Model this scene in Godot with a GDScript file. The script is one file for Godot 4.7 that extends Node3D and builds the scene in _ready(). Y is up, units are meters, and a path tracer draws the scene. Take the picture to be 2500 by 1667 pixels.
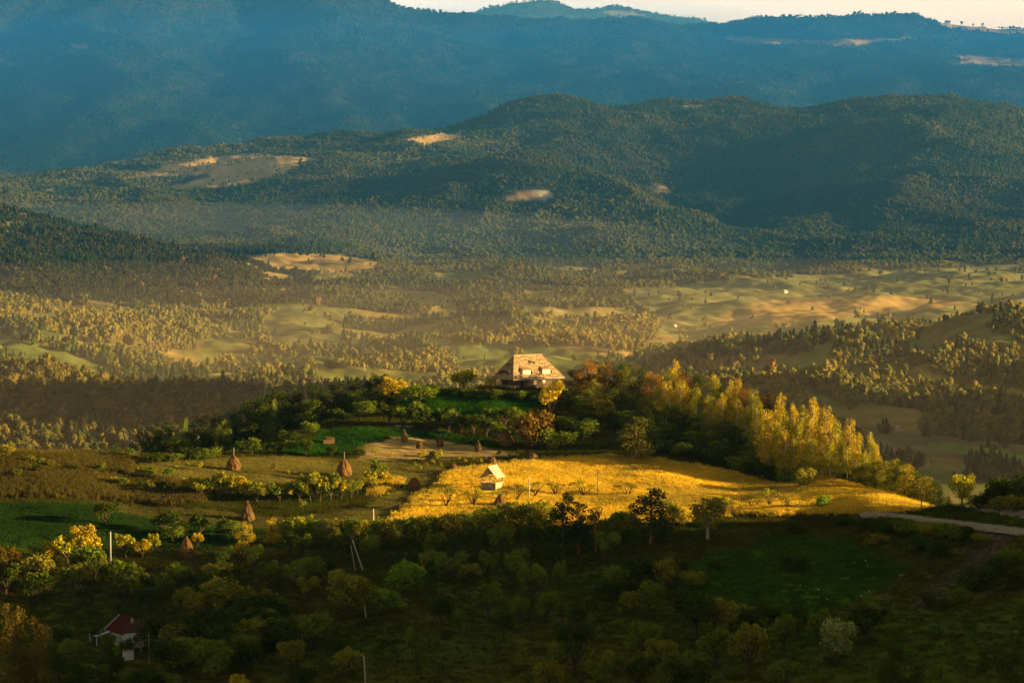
extends Node3D

# ---- camera model: pixels of the 2500 x 1667 photograph <-> rays ----
const F := 5900.0
const PITCH := 0.04632
var cp := cos(PITCH)
var sp := sin(PITCH)

# ---- terrain: heights interpolated between surveyed points (column, row, distance) ----
const T0 := -0.30
const TS := 0.0045
const TN := 135
const L0 := 5.74
const LS := 0.02
const LN := 200
var grid := PackedFloat32Array()
var n_small := FastNoiseLite.new()
var n_mid := FastNoiseLite.new()
var n_big := FastNoiseLite.new()
var n_col := FastNoiseLite.new()
var n_patch := FastNoiseLite.new()
var rng := RandomNumberGenerator.new()
var used := {}
var M := {}

func ray(px: float, py: float) -> Vector3:
	var a := (px - 1250.0) / F
	var b := -(py - 833.5) / F
	return Vector3(a, b * cp - sp, -b * sp - cp)

func to_pixel(p: Vector3) -> Vector2:
	var d := -p.y * sp - p.z * cp
	var u := p.y * cp - p.z * sp
	return Vector2(1250.0 + F * p.x / d, 833.5 - F * u / d)

func s_at(th: float, lr: float) -> float:
	var fx := clampf((th - T0) / TS, 1.0, TN - 2.01)
	var fy := clampf((lr - L0) / LS, 1.0, LN - 2.01)
	var ix := int(fx)
	var iy := int(fy)
	var tx := fx - ix
	var ty := fy - iy
	var b := (iy - 1) * TN + ix - 1
	var r0 := cubic_interpolate(grid[b + 1], grid[b + 2], grid[b], grid[b + 3], tx)
	b += TN
	var r1 := cubic_interpolate(grid[b + 1], grid[b + 2], grid[b], grid[b + 3], tx)
	b += TN
	var r2 := cubic_interpolate(grid[b + 1], grid[b + 2], grid[b], grid[b + 3], tx)
	b += TN
	var r3 := cubic_interpolate(grid[b + 1], grid[b + 2], grid[b], grid[b + 3], tx)
	return cubic_interpolate(r1, r2, r0, r3, ty)

func relief(x: float, z: float, r: float) -> float:
	if r < 1000.0:
		return 0.45 * n_small.get_noise_2d(x, z) * smoothstep(300.0, 360.0, r)
	var h := 0.0
	var k := smoothstep(1250.0, 1700.0, r)
	h += k * 22.0 * n_mid.get_noise_2d(x * 0.8, z * 0.8) * (1.0 - 0.55 * smoothstep(4000.0, 4600.0, r))
	var k2 := smoothstep(4200.0, 5200.0, r)
	if k2 > 0.0:
		h += k2 * 34.0 * n_big.get_noise_2d(x, z)
	var k3 := smoothstep(7500.0, 8800.0, r)
	if k3 > 0.0:
		h += k3 * 60.0 * (1.0 - smoothstep(9300.0, 10700.0, r)) * n_big.get_noise_2d(x * 0.6 + 900.0, z * 0.6)
	return h

func height(th: float, r: float) -> float:
	var x := r * sin(th)
	var z := -r * cos(th)
	if r < 330.0:
		var h0 := s_at(th, log(330.0)) * 330.0
		return lerpf(-4.0, h0, pow((r - 3.0) / 327.0, 0.95)) if r > 3.0 else -4.0
	return s_at(th, log(r)) * r + relief(x, z, r)

func ground_at(x: float, z: float) -> float:
	return height(atan2(x, -z), sqrt(x * x + z * z))

# the point where the sight line through a pixel meets the ground, searched between two distances
func spot(px: float, py: float, r_from := 340.0, r_to := 760.0) -> Vector3:
	var d := ray(px, py)
	var k := sqrt(d.x * d.x + d.z * d.z)
	var th := atan2(d.x, -d.z)
	var s := d.y / k
	var best := r_from
	var best_gap := 1e9
	var r := r_from
	var step := (r_to - r_from) / 260.0
	while r <= r_to:
		var gap := s * r - height(th, r)
		if gap <= 0.0:
			var a := r - step
			var b := r
			for i in 12:
				var m := (a + b) / 2.0
				if s * m - height(th, m) <= 0.0:
					b = m
				else:
					a = m
			best = b
			best_gap = 0.0
			break
		if gap / r < best_gap:
			best_gap = gap / r
			best = r
		r += step
	return Vector3(best * sin(th), height(th, best), -best * cos(th))

func numbered(called: String) -> String:
	var n: int = used.get(called, 0)
	used[called] = n + 1
	return called if n == 0 else "%s_%03d" % [called, n]

func tag(o: Node, label: String, category := "", group := "", kind := "") -> void:
	if label:
		o.set_meta("label", label)
	if category:
		o.set_meta("category", category)
	if group:
		o.set_meta("group", group)
	if kind:
		o.set_meta("kind", kind)

func thing(called: String, label: String, category: String, at: Vector3, turn := 0.0, group := "") -> Node3D:
	var o := Node3D.new()
	o.name = numbered(called)
	add_child(o, true)
	o.position = at
	o.rotation.y = turn
	tag(o, label, category, group)
	return o

func put(called: String, mesh: Mesh, mat: Material, parent: Node, at := Transform3D()) -> MeshInstance3D:
	var o := MeshInstance3D.new()
	o.name = called if parent != self else numbered(called)
	o.mesh = mesh
	o.material_override = mat
	o.transform = at
	parent.add_child(o, true)
	return o

func plain_mat(c: Color, rough := 0.9) -> StandardMaterial3D:
	var m := StandardMaterial3D.new()
	m.albedo_color = c.linear_to_srgb()
	m.roughness = rough
	m.metallic_specular = 0.2
	return m

func noise(seed_: int, freq: float, oct := 4, kind := FastNoiseLite.TYPE_SIMPLEX_SMOOTH) -> FastNoiseLite:
	var n := FastNoiseLite.new()
	n.seed = seed_
	n.noise_type = kind
	n.frequency = freq
	n.fractal_octaves = oct
	n.fractal_type = FastNoiseLite.FRACTAL_FBM
	return n

# ---- shadow line of the off-frame ridge, in sun coordinates ----
const SUN_AZ := 10.0      # degrees behind the right-hand side
const SUN_EL := 10.0

func _ready() -> void:
	# camera
	var cam := Camera3D.new()
	cam.name = "camera"
	cam.fov = 2.0 * rad_to_deg(atan(833.5 / F))
	cam.rotation.x = -PITCH
	cam.near = 1.0
	cam.far = 40000.0
	add_child(cam)
	cam.current = true
	# sky, haze, exposure
	var env := Environment.new()
	env.background_mode = Environment.BG_SKY
	env.tonemap_mode = Environment.TONE_MAPPER_LINEAR
	env.tonemap_exposure = EXPOSURE
	env.sdfgi_enabled = true
	env.ssao_enabled = true
	env.ssil_enabled = true
	var sky := Sky.new()
	var pano := PanoramaSkyMaterial.new()
	pano.panorama = sky_picture()
	sky.sky_material = pano
	env.sky = sky
	env.background_energy_multiplier = SKY_ENERGY
	env.fog_enabled = true
	env.fog_density = HAZE_DENSITY
	env.fog_light_color = HAZE_COLOR.linear_to_srgb()
	env.volumetric_fog_enabled = true
	env.volumetric_fog_density = 0.0
	var we := WorldEnvironment.new()
	we.name = "world_environment"
	we.environment = env
	add_child(we)
	# sun: low, from the right and a little behind the camera
	var sun := DirectionalLight3D.new()
	sun.name = "sun"
	sun.light_energy = SUN_ENERGY
	sun.light_color = SUN_COLOR.linear_to_srgb()
	sun.light_angular_distance = 0.5
	sun.shadow_enabled = true
	var el := deg_to_rad(SUN_EL)
	var az := deg_to_rad(SUN_AZ)
	var to_sun := Vector3(cos(az) * cos(el), sin(el), sin(az) * cos(el))
	sun.transform = Transform3D(Basis.looking_at(-to_sun, Vector3.UP), Vector3(0, 500, 0))
	add_child(sun)

	var t0 := Time.get_ticks_msec()
	rng.seed = 7
	n_small = noise(3, 1.0 / 22.0, 4)
	n_mid = noise(5, 1.0 / 210.0, 5)
	n_big = noise(8, 1.0 / 760.0, 5)
	n_big.fractal_type = FastNoiseLite.FRACTAL_RIDGED
	n_col = noise(11, 1.0 / 9.0, 4)
	n_patch = noise(17, 1.0 / 60.0, 4)
	make_materials()
	survey()
	print("survey ", Time.get_ticks_msec() - t0)
	build_ground()
	print("ground ", Time.get_ticks_msec() - t0)
	build_forests()
	print("forests ", Time.get_ticks_msec() - t0)
	build_near()
	print("near ", Time.get_ticks_msec() - t0)

const EXPOSURE := 4.4
const SUN_ENERGY := 1.5
const SUN_COLOR := Color(1.0, 0.66, 0.24)
const SKY_ENERGY := 0.32
const HAZE_DENSITY := 0.000014
const HAZE_COLOR := Color(0.07, 0.28, 0.8)
# banks of mist: [centre, size, density]
const MIST := [[Vector3(250, 880, -13000), Vector3(3200, 760, 1500), 0.00025, Color(0.2, 0.55, 0.95)], [Vector3(-250, -140, -1180), Vector3(2400, 250, 760), 0.00006, Color(0.8, 0.68, 0.58)], [Vector3(0, -150, -1900), Vector3(1700, 70, 1300), 0.00014, Color(0.92, 0.76, 0.5)], [Vector3(100, -145, -2300), Vector3(2400, 110, 1900), 0.00008, Color(0.92, 0.76, 0.5)], [Vector3(-100, -140, -2600), Vector3(3000, 150, 2700), 0.00005, Color(0.92, 0.76, 0.5)], [Vector3(0, -140, -3000), Vector3(4200, 210, 3400), 0.00003, Color(0.92, 0.76, 0.5)], [Vector3(-700, -60, -4750), Vector3(2400, 230, 1000), 0.00014, Color(0.5, 0.62, 0.95)]]
# blue air over the far country: [centre, size, density, colour]
const FAR_AIR := [[Vector3(0, 500, -2900), Vector3(9600, 2800, 3090), 0.000032, Color(0.05, 0.28, 0.80)], [Vector3(0, 500, -5900), Vector3(9600, 2800, 2880), 0.000040, Color(0.05, 0.28, 0.80)], [Vector3(0, 100, -10700), Vector3(9600, 1500, 6600), 0.00019, Color(0.0, 0.21, 0.99)]]

func sky_picture() -> ImageTexture:
	var w := 512
	var h := 256
	var im := Image.create(w, h, false, Image.FORMAT_RGBF)
	var n := noise(21, 1.6, 5)
	var az := deg_to_rad(SUN_AZ)
	var el := deg_to_rad(SUN_EL)
	var sun := Vector3(cos(az) * cos(el), sin(el), sin(az) * cos(el))
	for j in h:
		var up := PI * (0.5 - (j + 0.5) / h)
		for i in w:
			# Godot's panorama: the first column looks along -z
			var a := TAU * (i + 0.5) / w
			var d := Vector3(sin(a) * cos(up), sin(up), -cos(a) * cos(up))
			var y := maxf(d.y, 0.0)
			var high := exp(-pow(y / 0.125, 1.5))
			var c := Color(0.215, 0.19, 0.12).lerp(Color(2.6, 2.1, 1.6), high * lerpf(0.35, 1.0, smoothstep(0.12, 0.37, clampf(d.dot(sun) * 0.5 + 0.5, 0.0, 1.0))))
			var toward := clampf(d.dot(sun) * 0.5 + 0.5, 0.0, 1.0)
			c = c.lerp(Color(1.7, 1.0, 0.34), 0.85 * high * smoothstep(0.40, 0.54, toward))
			var cl := n.get_noise_3d(d.x, d.y * 6.0, d.z)
			c = c * (1.0 + 0.16 * cl)
			im.set_pixel(i, j, c)
	return ImageTexture.create_from_image(im)

func survey() -> void:
	var near := [-700,1883,330, 600,1883,330, 1800,1880,330, 3200,1850,330,
		-500,1667,392, 0,1667,390, 400,1667,388, 800,1667,385, 1250,1667,385, 1700,1667,380, 2100,1667,375, 2500,1667,368, 3000,1667,360,
		-500,1520,425, 0,1520,425, 400,1520,421, 800,1530,416, 1250,1530,415, 1700,1530,412, 2100,1530,405, 2500,1540,398, 3000,1540,390,
		-500,1390,462, 0,1390,462, 269,1395,460, 600,1390,456, 900,1395,451, 1250,1400,448, 1600,1400,445, 1940,1420,438, 2200,1425,434, 2420,1400,436, 2800,1400,425,
		-500,1290,497, 0,1290,497, 300,1290,497, 600,1280,501, 900,1290,493, 1300,1262,501, 1600,1272,496, 1900,1250,505, 2030,1252,502, 2040,1300,486, 2200,1345,466, 2380,1345,462,
		2155,1252,490, 2300,1268,478, 2500,1290,464, 2800,1315,450, 2400,1243,486, 2500,1236,484, 2800,1225,478]
	var hill := [1000,1195,536, 1205,1197,530, 1500,1180,547, 1800,1200,543, 840,1162,551, 570,1147,557, 300,1170,547, 0,1200,532, -500,1200,532,
		1100,1130,568, 1250,1128,570, 1500,1118,574, 1650,1132,570, 1850,1166,562, 1985,1164,563, 2100,1192,542, 2250,1238,506,
		-500,1118,562, 0,1118,562, 200,1117,565, 330,1119,568, 450,1119,573, 560,1114,580, 680,1084,597, 740,1061,606, 830,1024,625, 900,1007,636, 1000,984,643,
		1060,963,648, 1200,953,649, 1300,955,648, 1400,962,646, 1250,943,672, 1050,966,668, 1400,968,668,
		1100,1050,614, 1237,1086,594, 1350,1040,614, 985,1082,594, 800,1086,594,
		1450,984,642, 1550,1040,616, 1650,1062,608, 1750,1082,602, 1900,1122,585,
		1450,966,660, 1600,1000,645, 1750,1050,622, 1900,1097,592, 2050,1150,566, 2200,1202,545, 2300,1240,506,
		0,1200,650, 300,1200,655, 600,1150,670, 800,1085,685, 1000,1040,700, 1250,1020,715, 1450,1040,715, 1650,1090,690, 1850,1160,660, 2050,1230,625, 2250,1300,590, 2400,1320,560, 2600,1310,560, -500,1200,650, 3000,1300,560]
	var hidden := []
	for x in [-600, -150, 300, 750, 1200, 1650, 2100, 2550, 3100]:
		hidden += [x, 1300, 760, x, 1390, 900, x, 1290, 1150]
	var valley := [-500,1110,1380, 0,1110,1380, 300,1062,1420, 600,1002,1500, 800,965,1650, 0,1000,1490, 150,950,1540, 310,926,1600, 470,926,1610, 590,957,1590, 650,1012,1500, 310,965,1710, 470,960,1720, 600,990,1700,
		1000,940,1900, 1250,948,1950, 1450,948,1900,
		-500,870,2100, 0,868,2100, 150,882,2060, 300,902,2060, 500,882,2300, 700,922,2100, 850,932,2000,
		-500,790,2500, 0,790,2500, 250,802,2500, 500,802,2700, 750,842,2500, 900,882,2300, -500,700,3000, 0,700,3000, 300,722,3000, 600,742,3000, 850,742,3100,
		-500,470,4100, 0,522,4000, 110,546,3900, 250,582,3800, 400,612,3700, 550,642,3600, 640,682,3450, 690,722,3300, -500,560,4500, 0,580,4500, 250,622,4350, 500,656,4150,
		510,628,4300, 700,622,4300, 920,642,4200, 800,672,3900, 1000,662,4100, 1000,782,2900, 1250,862,2350, 1250,792,2800, 1250,722,3300, 1250,672,3900, 1500,702,3500, 1500,782,2900, 1500,852,2400, 1700,862,2300]
	var right := [1700,762,3000, 2000,742,3100, 2300,722,3200, 2500,702,3300, 3000,700,3300, 2000,692,3700, 2300,672,3900, 2000,657,4300, 2400,647,4300, 3000,640,4300, 1700,682,3900,
		1750,862,1950, 1900,842,1950, 2050,827,1950, 2200,872,1950, 2240,932,1900, 2000,862,2170, 1800,932,1750, 2000,935,1740, 2225,955,1740,
		2200,832,2050, 2300,797,2050, 2400,787,2050, 2500,790,2050, 3000,800,2050, 2300,830,2300, 2500,830,2300, 2255,907,1850, 2400,932,1800, 2500,950,1760, 3000,950,1750,
		2000,1012,1590, 2200,1052,1510, 2500,1100,1440, 2400,1135,1370, 2250,1002,1620, 2500,1022,1590, 1600,962,1800, 3000,1100,1450]
	var mids := [1000,655,4400, 1400,657,4400, 1900,662,4420, 300,545,5000, -500,530,5000, 0,540,5000, 700,562,4900, 1000,590,4800, 1300,600,4700, 1600,606,4700, 1850,626,4600,
		1130,410,5600, 1260,393,5600, 1350,397,5550, 1490,447,5400, 1600,496,5250, 1720,546,5100, 1890,600,4800, 900,450,5650, 700,480,5500, 700,400,6000, 1000,390,6100, 1250,420,5900,
		1500,490,5750, 1650,545,5500, 1800,590,5200, 1480,415,6050, 1600,455,5950, 1750,500,5650, 1900,542,5350,
		-500,480,6000, 0,478,6000, 140,456,6100, 280,437,6250, 425,397,6300, 450,452,6000, 600,366,6600, 850,346,6700, 990,336,6600, 1130,318,6600, 1220,283,6700, 1360,256,6850, 1600,251,6900, 1800,256,6900, 2130,264,6900, 2340,284,6900, 2500,300,6900, 3000,310,6900,
		1400,332,6350, 1700,342,6300, 1900,402,5950, 2100,422,5700, 2300,452,5500, 2500,482,5400, 3000,482,5400, 2300,562,4900, 2500,562,4900, 3000,560,4900, 2130,302,6250, 2280,282,6250, 2400,307,6150, 2500,347,6050]
	var dips := []
	for x in [-600, -200, 200, 600, 1000, 1400, 1800, 2200, 2600, 3100]:
		dips += [x, 440, 7600]
	var far := [-500,-150,11800, 0,-130,11800, 400,-80,11600, 700,-34,11300, 850,-14,11000, 905,2,11000, 960,24,11000, 1050,44,11000, 1160,49,11000, 1300,63,11000, 1450,60,11000, 1548,56,11000, 1643,72,11000, 1690,77,11100, 1760,70,11300, 1813,60,11500, 1900,57,11500, 2050,54,11500, 2190,49,11500, 2300,60,11500, 2500,84,11500, 3000,95,11500,
		0,380,8800, 0,250,9600, 0,120,10400, 600,320,8800, 600,200,9600, 600,80,10500, -500,380,8800, -500,120,10400, 1200,270,9000, 1200,185,9800, 1200,112,10500, 1800,260,9000, 1800,175,9800, 1800,108,10700, 2400,270,8800, 2400,182,9800, 2400,132,10600, 3000,182,9800]
	var farthest := []
	for x in [-600, 0, 500, 1000, 1500, 2000, 2500, 3100]:
		farthest += [x, 170, 12700, x, 160, 16200]
	farthest += [1000,60,14500, 1150,42,14500, 1250,20,14500, 1350,13,14500, 1420,29,14500, 1510,25,14500, 1600,40,14500, 1700,58,14500, 1780,80,14500, 500,120,14500, 2200,120,14500]
	var pts: Array = near + hill + hidden + valley + right + mids + dips + far + farthest
	var n := pts.size() / 3
	var xs := PackedFloat64Array()
	var ys := PackedFloat64Array()
	var v := PackedFloat64Array()
	for i in n:
		var d := ray(pts[i * 3], pts[i * 3 + 1])
		xs.append(atan2(d.x, -d.z) * 9.5)
		ys.append(log(float(pts[i * 3 + 2])) * 3.0)
		v.append(d.y / sqrt(d.x * d.x + d.z * d.z) + 0.05)
	var rows := []
	for i in n:
		var row := PackedFloat64Array()
		row.resize(n + 1)
		for j in n:
			var dx := xs[i] - xs[j]
			var dy := ys[i] - ys[j]
			row[j] = sqrt(dx * dx + dy * dy + 0.008)
		row[i] += 0.0
		row[n] = v[i]
		rows.append(row)
	for c in n:
		var best := c
		for i in range(c + 1, n):
			if absf(rows[i][c]) > absf(rows[best][c]):
				best = i
		var keep: PackedFloat64Array = rows[best]
		rows[best] = rows[c]
		rows[c] = keep
		for i in range(c + 1, n):
			var row: PackedFloat64Array = rows[i]
			var k := row[c] / keep[c]
			if k != 0.0:
				for j in range(c, n + 1):
					row[j] -= k * keep[j]
			rows[i] = row
	var w := PackedFloat64Array()
	w.resize(n)
	for i in range(n - 1, -1, -1):
		var row: PackedFloat64Array = rows[i]
		var a := row[n]
		for j in range(i + 1, n):
			a -= row[j] * w[j]
		w[i] = a / row[i]
	grid.resize(TN * LN)
	for j in LN:
		var y := (L0 + j * LS) * 3.0
		var dy2 := PackedFloat64Array()
		dy2.resize(n)
		for k in n:
			dy2[k] = (y - ys[k]) * (y - ys[k]) + 0.008
		for i in TN:
			var x := (T0 + i * TS) * 9.5
			var a := -0.05
			for k in n:
				var dx := x - xs[k]
				a += w[k] * sqrt(dx * dx + dy2[k])
			grid[j * TN + i] = a

# ---- fields: [polygon in the survey's columns and rows, base colour, from distance, to distance, tree density] ----
var fields := []

func poly(a: Array) -> PackedVector2Array:
	var p := PackedVector2Array()
	for i in range(0, a.size(), 2):
		p.append(Vector2(a[i], a[i + 1]))
	return p

func field(c: Color, a: Array, r0: float, r1: float, trees := 0.02) -> void:
	var p := poly(a)
	var box := Rect2(p[0], Vector2.ZERO)
	for q in p:
		box = box.expand(q)
	fields.append([p, c, r0, r1, trees, box.grow(2.0)])

func list_fields() -> void:
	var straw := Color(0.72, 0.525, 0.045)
	var mown := Color(0.235, 0.215, 0.055)
	var tan_ := Color(0.25, 0.185, 0.075)
	var crop := Color(0.03, 0.10, 0.012)
	# the near hill (later ones lie on top)
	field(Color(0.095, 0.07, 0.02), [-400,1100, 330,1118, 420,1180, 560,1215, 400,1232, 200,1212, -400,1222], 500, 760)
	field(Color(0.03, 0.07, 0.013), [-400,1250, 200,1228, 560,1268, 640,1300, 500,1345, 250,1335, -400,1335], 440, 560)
	field(mown, [330,1122, 560,1112, 700,1110, 880,1118, 1070,1130, 1110,1150, 980,1182, 850,1182, 700,1192, 480,1182, 300,1162], 500, 640)
	field(Color(0.15, 0.145, 0.04), [180,1212, 420,1235, 700,1260, 860,1235, 900,1250, 760,1300, 560,1290, 300,1262], 480, 600)
	field(crop, [690,1090, 760,1058, 850,1040, 950,1046, 1080,1060, 1190,1076, 1240,1096, 1105,1079, 972,1062, 865,1091, 800,1108, 700,1112], 560, 680)
	field(tan_, [860,1094, 972,1063, 1105,1080, 1233,1100, 1300,1112, 1169,1124, 1003,1124, 850,1122], 560, 640)
	field(Color(0.04, 0.13, 0.011), [930,996, 1060,962, 1335,975, 1325,1002, 1200,1022, 1050,1004], 600, 680)
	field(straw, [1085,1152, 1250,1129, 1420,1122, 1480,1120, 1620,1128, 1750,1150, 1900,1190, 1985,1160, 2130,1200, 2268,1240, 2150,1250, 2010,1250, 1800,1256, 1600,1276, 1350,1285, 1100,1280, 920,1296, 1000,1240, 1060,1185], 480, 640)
	field(Color(0.22, 0.21, 0.055), [980,1182, 1085,1152, 1060,1185, 1000,1238, 915,1296, 790,1296, 860,1240, 950,1196], 490, 600)
	field(straw * 0.8, [900,1205, 960,1166, 965,1170, 912,1212], 500, 600)
	field(Color(0.115, 0.095, 0.06), [2230,1475, 2290,1420, 2330,1380, 2370,1330, 2390,1290, 2480,1300, 2440,1350, 2380,1400, 2300,1450, 2260,1490], 400, 480)
	field(Color(0.17, 0.145, 0.11), [2340,1236, 2380,1222, 2460,1226, 2530,1246, 2530,1270, 2420,1252], 460, 500)
	field(Color(0.052, 0.105, 0.010), [1660,1400, 1720,1350, 1830,1345, 1900,1300, 2040,1290, 2100,1330, 2210,1385, 2150,1440, 2060,1470, 1980,1510, 1870,1480, 1800,1500, 1690,1450], 400, 480)
	# the valley
	var green := Color(0.13, 0.16, 0.04)
	var pale := Color(0.24, 0.20, 0.075)
	var dry := Color(0.30, 0.21, 0.075)
	field(green, [-300,800, 0,818, 160,860, 280,902, 215,918, 95,884, 0,862, -300,850], 1900, 2700, 0.04)
	field(pale, [390,870, 550,902, 570,920, 440,898], 1900, 2700, 0.02)
	field(Color(0.12, 0.125, 0.05), [680,742, 850,742, 830,850, 680,850, 640,800], 2200, 3300, 0.06)
	field(green, [750,906, 880,906, 935,930, 930,960, 820,960], 1800, 2500, 0.03)
	field(dry, [510,626, 790,619, 925,638, 905,672, 745,664, 595,652], 3700, 4500, 0.06)
	field(pale, [1230,733, 1380,752, 1520,752, 1575,778, 1415,782, 1295,768], 2500, 3700, 0.05)
	field(Color(0.16, 0.165, 0.06), [1510,712, 1700,690, 2100,665, 2600,640, 2600,772, 2290,806, 2020,842, 1810,852, 1600,842, 1615,790], 2350, 4400, 0.07)
	field(dry, [1850,735, 2200,722, 2400,742, 2100,772, 1870,790, 1720,790], 2400, 4000, 0.03)
	field(green, [1100,842, 1440,850, 1620,870, 1500,908, 1120,905], 1900, 2800, 0.10)
	field(dry, [1330,842, 1480,850, 1600,872, 1440,866], 2000, 2800, 0.05)
	field(Color(0.30, 0.25, 0.05), [2242,902, 2340,935, 2600,965, 2600,985, 2290,945, 2240,925], 1600, 1960, 0.0)
	field(Color(0.13, 0.115, 0.06), [2010,1030, 2250,1060, 2600,1105, 2600,1150, 2180,1105], 1300, 1700, 0.05)
	field(Color(0.13, 0.19, 0.05), [2240,1083, 2330,1083, 2600,1120, 2600,1132, 2380,1112], 1300, 1700, 0.0)
	field(dry, [1610,820, 1810,842, 1790,852, 1620,846], 2300, 3200, 0.02)
	field(dry, [2128,825, 2190,825, 2185,836, 2130,834], 1800, 2400, 0.0)
	# the hills
	var hay := Color(0.38, 0.27, 0.12)
	field(hay, [282,437, 425,399, 600,372, 745,383, 780,385, 690,425, 590,450, 455,466, 400,458, 520,425], 5600, 6800, 0.14)
	field(hay, [985,340, 1130,318, 1130,340, 1040,358, 1020,352], 5900, 6800, 0.14)
	field(hay, [1660,257, 1725,255, 1715,266, 1680,266], 6300, 7200, 0.0)
	field(Color(0.26, 0.18, 0.10), [1235,490, 1285,464, 1355,478, 1330,492, 1290,490], 5000, 5800, 0.02)
	field(Color(0.34, 0.31, 0.25), [1290,470, 1310,462, 1356,470, 1352,488, 1320,480], 5000, 5800, 0.0)
	field(hay * 0.8, [1570,455, 1615,445, 1640,468, 1600,474], 5000, 6200, 0.0)
	field(hay, [60,470, 140,458, 142,463, 80,474], 5600, 6800, 0.0)
	field(Color(0.30, 0.21, 0.12), [1740,88, 2020,98, 2285,90, 2070,115, 1800,106], 9800, 12000, 0.02)
	field(Color(0.30, 0.21, 0.12), [2285,55, 2600,84, 2600,96, 2305,68], 9800, 12500, 0.0)
	field(Color(0.28, 0.20, 0.12), [2330,133, 2600,150, 2600,168, 2360,160], 9400, 12000, 0.02)
	field(Color(0.30, 0.21, 0.13), [155,103, 218,112, 202,122, 160,112], 9000, 12000, 0.0)
	field(Color(0.26, 0.2, 0.14), [1450,28, 1530,26, 1600,42, 1500,40], 13500, 15500, 0.0)

# [colour, tree density] of a place
func land(px: float, py: float, r: float, x: float, z: float) -> Array:
	var q := Vector2(px, py)
	if r > 1000.0:
		q += Vector2(14.0, 4.0) * (n_patch.get_noise_2d(x * 0.4, z * 0.4))
	else:
		q += Vector2(10.0, 3.0) * n_col.get_noise_2d(x, z) + Vector2(34.0, 8.0) * n_patch.get_noise_2d(x + 500.0, z)
	var c: Color
	var t := 1.0
	if r < 1000.0:
		var k := n_patch.get_noise_2d(x, z)
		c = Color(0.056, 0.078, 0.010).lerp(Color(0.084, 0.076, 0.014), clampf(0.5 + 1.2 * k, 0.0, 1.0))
		t = 0.0
	elif r < 4450.0:
		var k := n_mid.get_noise_2d(x * 1.3 + 777.0, z * 0.75)
		var g := n_mid.get_noise_2d(x * 2.0 - 300.0, z * 1.2 + 90.0)
		c = Color(0.10, 0.125, 0.035).lerp(Color(0.21, 0.155, 0.055), clampf(0.5 + 1.6 * g, 0.0, 1.0))
		t = lerpf(0.035, 1.0, smoothstep(-0.22, -0.10, k))
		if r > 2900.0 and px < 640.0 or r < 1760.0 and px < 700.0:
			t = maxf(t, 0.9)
	else:
		c = Color(0.045, 0.05, 0.025)
		t = 1.0
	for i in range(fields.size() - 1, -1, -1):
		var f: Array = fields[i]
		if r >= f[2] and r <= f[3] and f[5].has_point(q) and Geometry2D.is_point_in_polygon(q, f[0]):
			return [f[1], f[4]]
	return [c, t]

func sheet(called: String, cols: PackedFloat64Array, dist: PackedFloat64Array, mat: Material) -> void:
	var nc := cols.size()
	var nr := dist.size()
	var v := PackedVector3Array()
	var c := PackedColorArray()
	var ix := PackedInt32Array()
	v.resize(nc * nr)
	c.resize(nc * nr)
	for j in nr:
		var r := dist[j]
		for i in nc:
			var th := cols[i]
			var y := height(th, r)
			var p := Vector3(r * sin(th), y, -r * cos(th))
			v[j * nc + i] = p
			var q := to_pixel(p)
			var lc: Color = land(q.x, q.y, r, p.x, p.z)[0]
			var k := 1.0
			if r < 1000.0:
				k += 0.55 * n_col.get_noise_2d(p.x * 2.0, p.z * 2.0)
				if lc.r > 0.13:
					k *= 1.0 + 0.16 * sin(r * 2.4 + 3.0 * n_patch.get_noise_2d(p.x, p.z) + th * 20.0)
			elif r < 7500.0:
				k += 0.5 * n_patch.get_noise_2d(p.x * 0.9, p.z * 0.9) + 0.35 * n_col.get_noise_2d(p.x * 0.5, p.z * 0.5)
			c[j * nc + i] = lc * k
	for j in nr - 1:
		for i in nc - 1:
			var a := j * nc + i
			ix.append_array([a, a + nc, a + 1, a + 1, a + nc, a + nc + 1])
	var nm := PackedVector3Array()
	nm.resize(nc * nr)
	for j in nr:
		for i in nc:
			var e := v[j * nc + mini(i + 1, nc - 1)] - v[j * nc + maxi(i - 1, 0)]
			var g := v[mini(j + 1, nr - 1) * nc + i] - v[maxi(j - 1, 0) * nc + i]
			var nn := e.cross(g).normalized()
			nm[j * nc + i] = nn if nn.y > 0.0 else -nn
	var arr := []
	arr.resize(Mesh.ARRAY_MAX)
	arr[Mesh.ARRAY_VERTEX] = v
	arr[Mesh.ARRAY_NORMAL] = nm
	arr[Mesh.ARRAY_COLOR] = c
	arr[Mesh.ARRAY_INDEX] = ix
	var m := ArrayMesh.new()
	m.add_surface_from_arrays(Mesh.PRIMITIVE_TRIANGLES, arr)
	var o := put(called, m, mat, self)
	o.set_meta("kind", "structure")

func columns_of(step_px: float) -> PackedFloat64Array:
	var cols := PackedFloat64Array()
	var t := -0.30
	while t < -0.235:
		cols.append(t)
		t += 0.02
	t = -0.235
	while t < 0.235:
		cols.append(t)
		t += step_px / F
	t = 0.235
	while t < 0.30:
		cols.append(t)
		t += 0.02
	return cols

func steps(a: float, b: float, n: int) -> PackedFloat64Array:
	var d := PackedFloat64Array()
	for i in n + 1:
		d.append(a * pow(b / a, float(i) / n))
	return d

func shadow_line(u: float) -> float:
	var c: Array = RIDGE
	if u <= c[0]:
		return c[1]
	for i in range(2, c.size(), 2):
		if u <= c[i]:
			return lerpf(c[i - 1], c[i + 1], (u - c[i - 2]) / (c[i] - c[i - 2]))
	return c[c.size() - 1]

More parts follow.
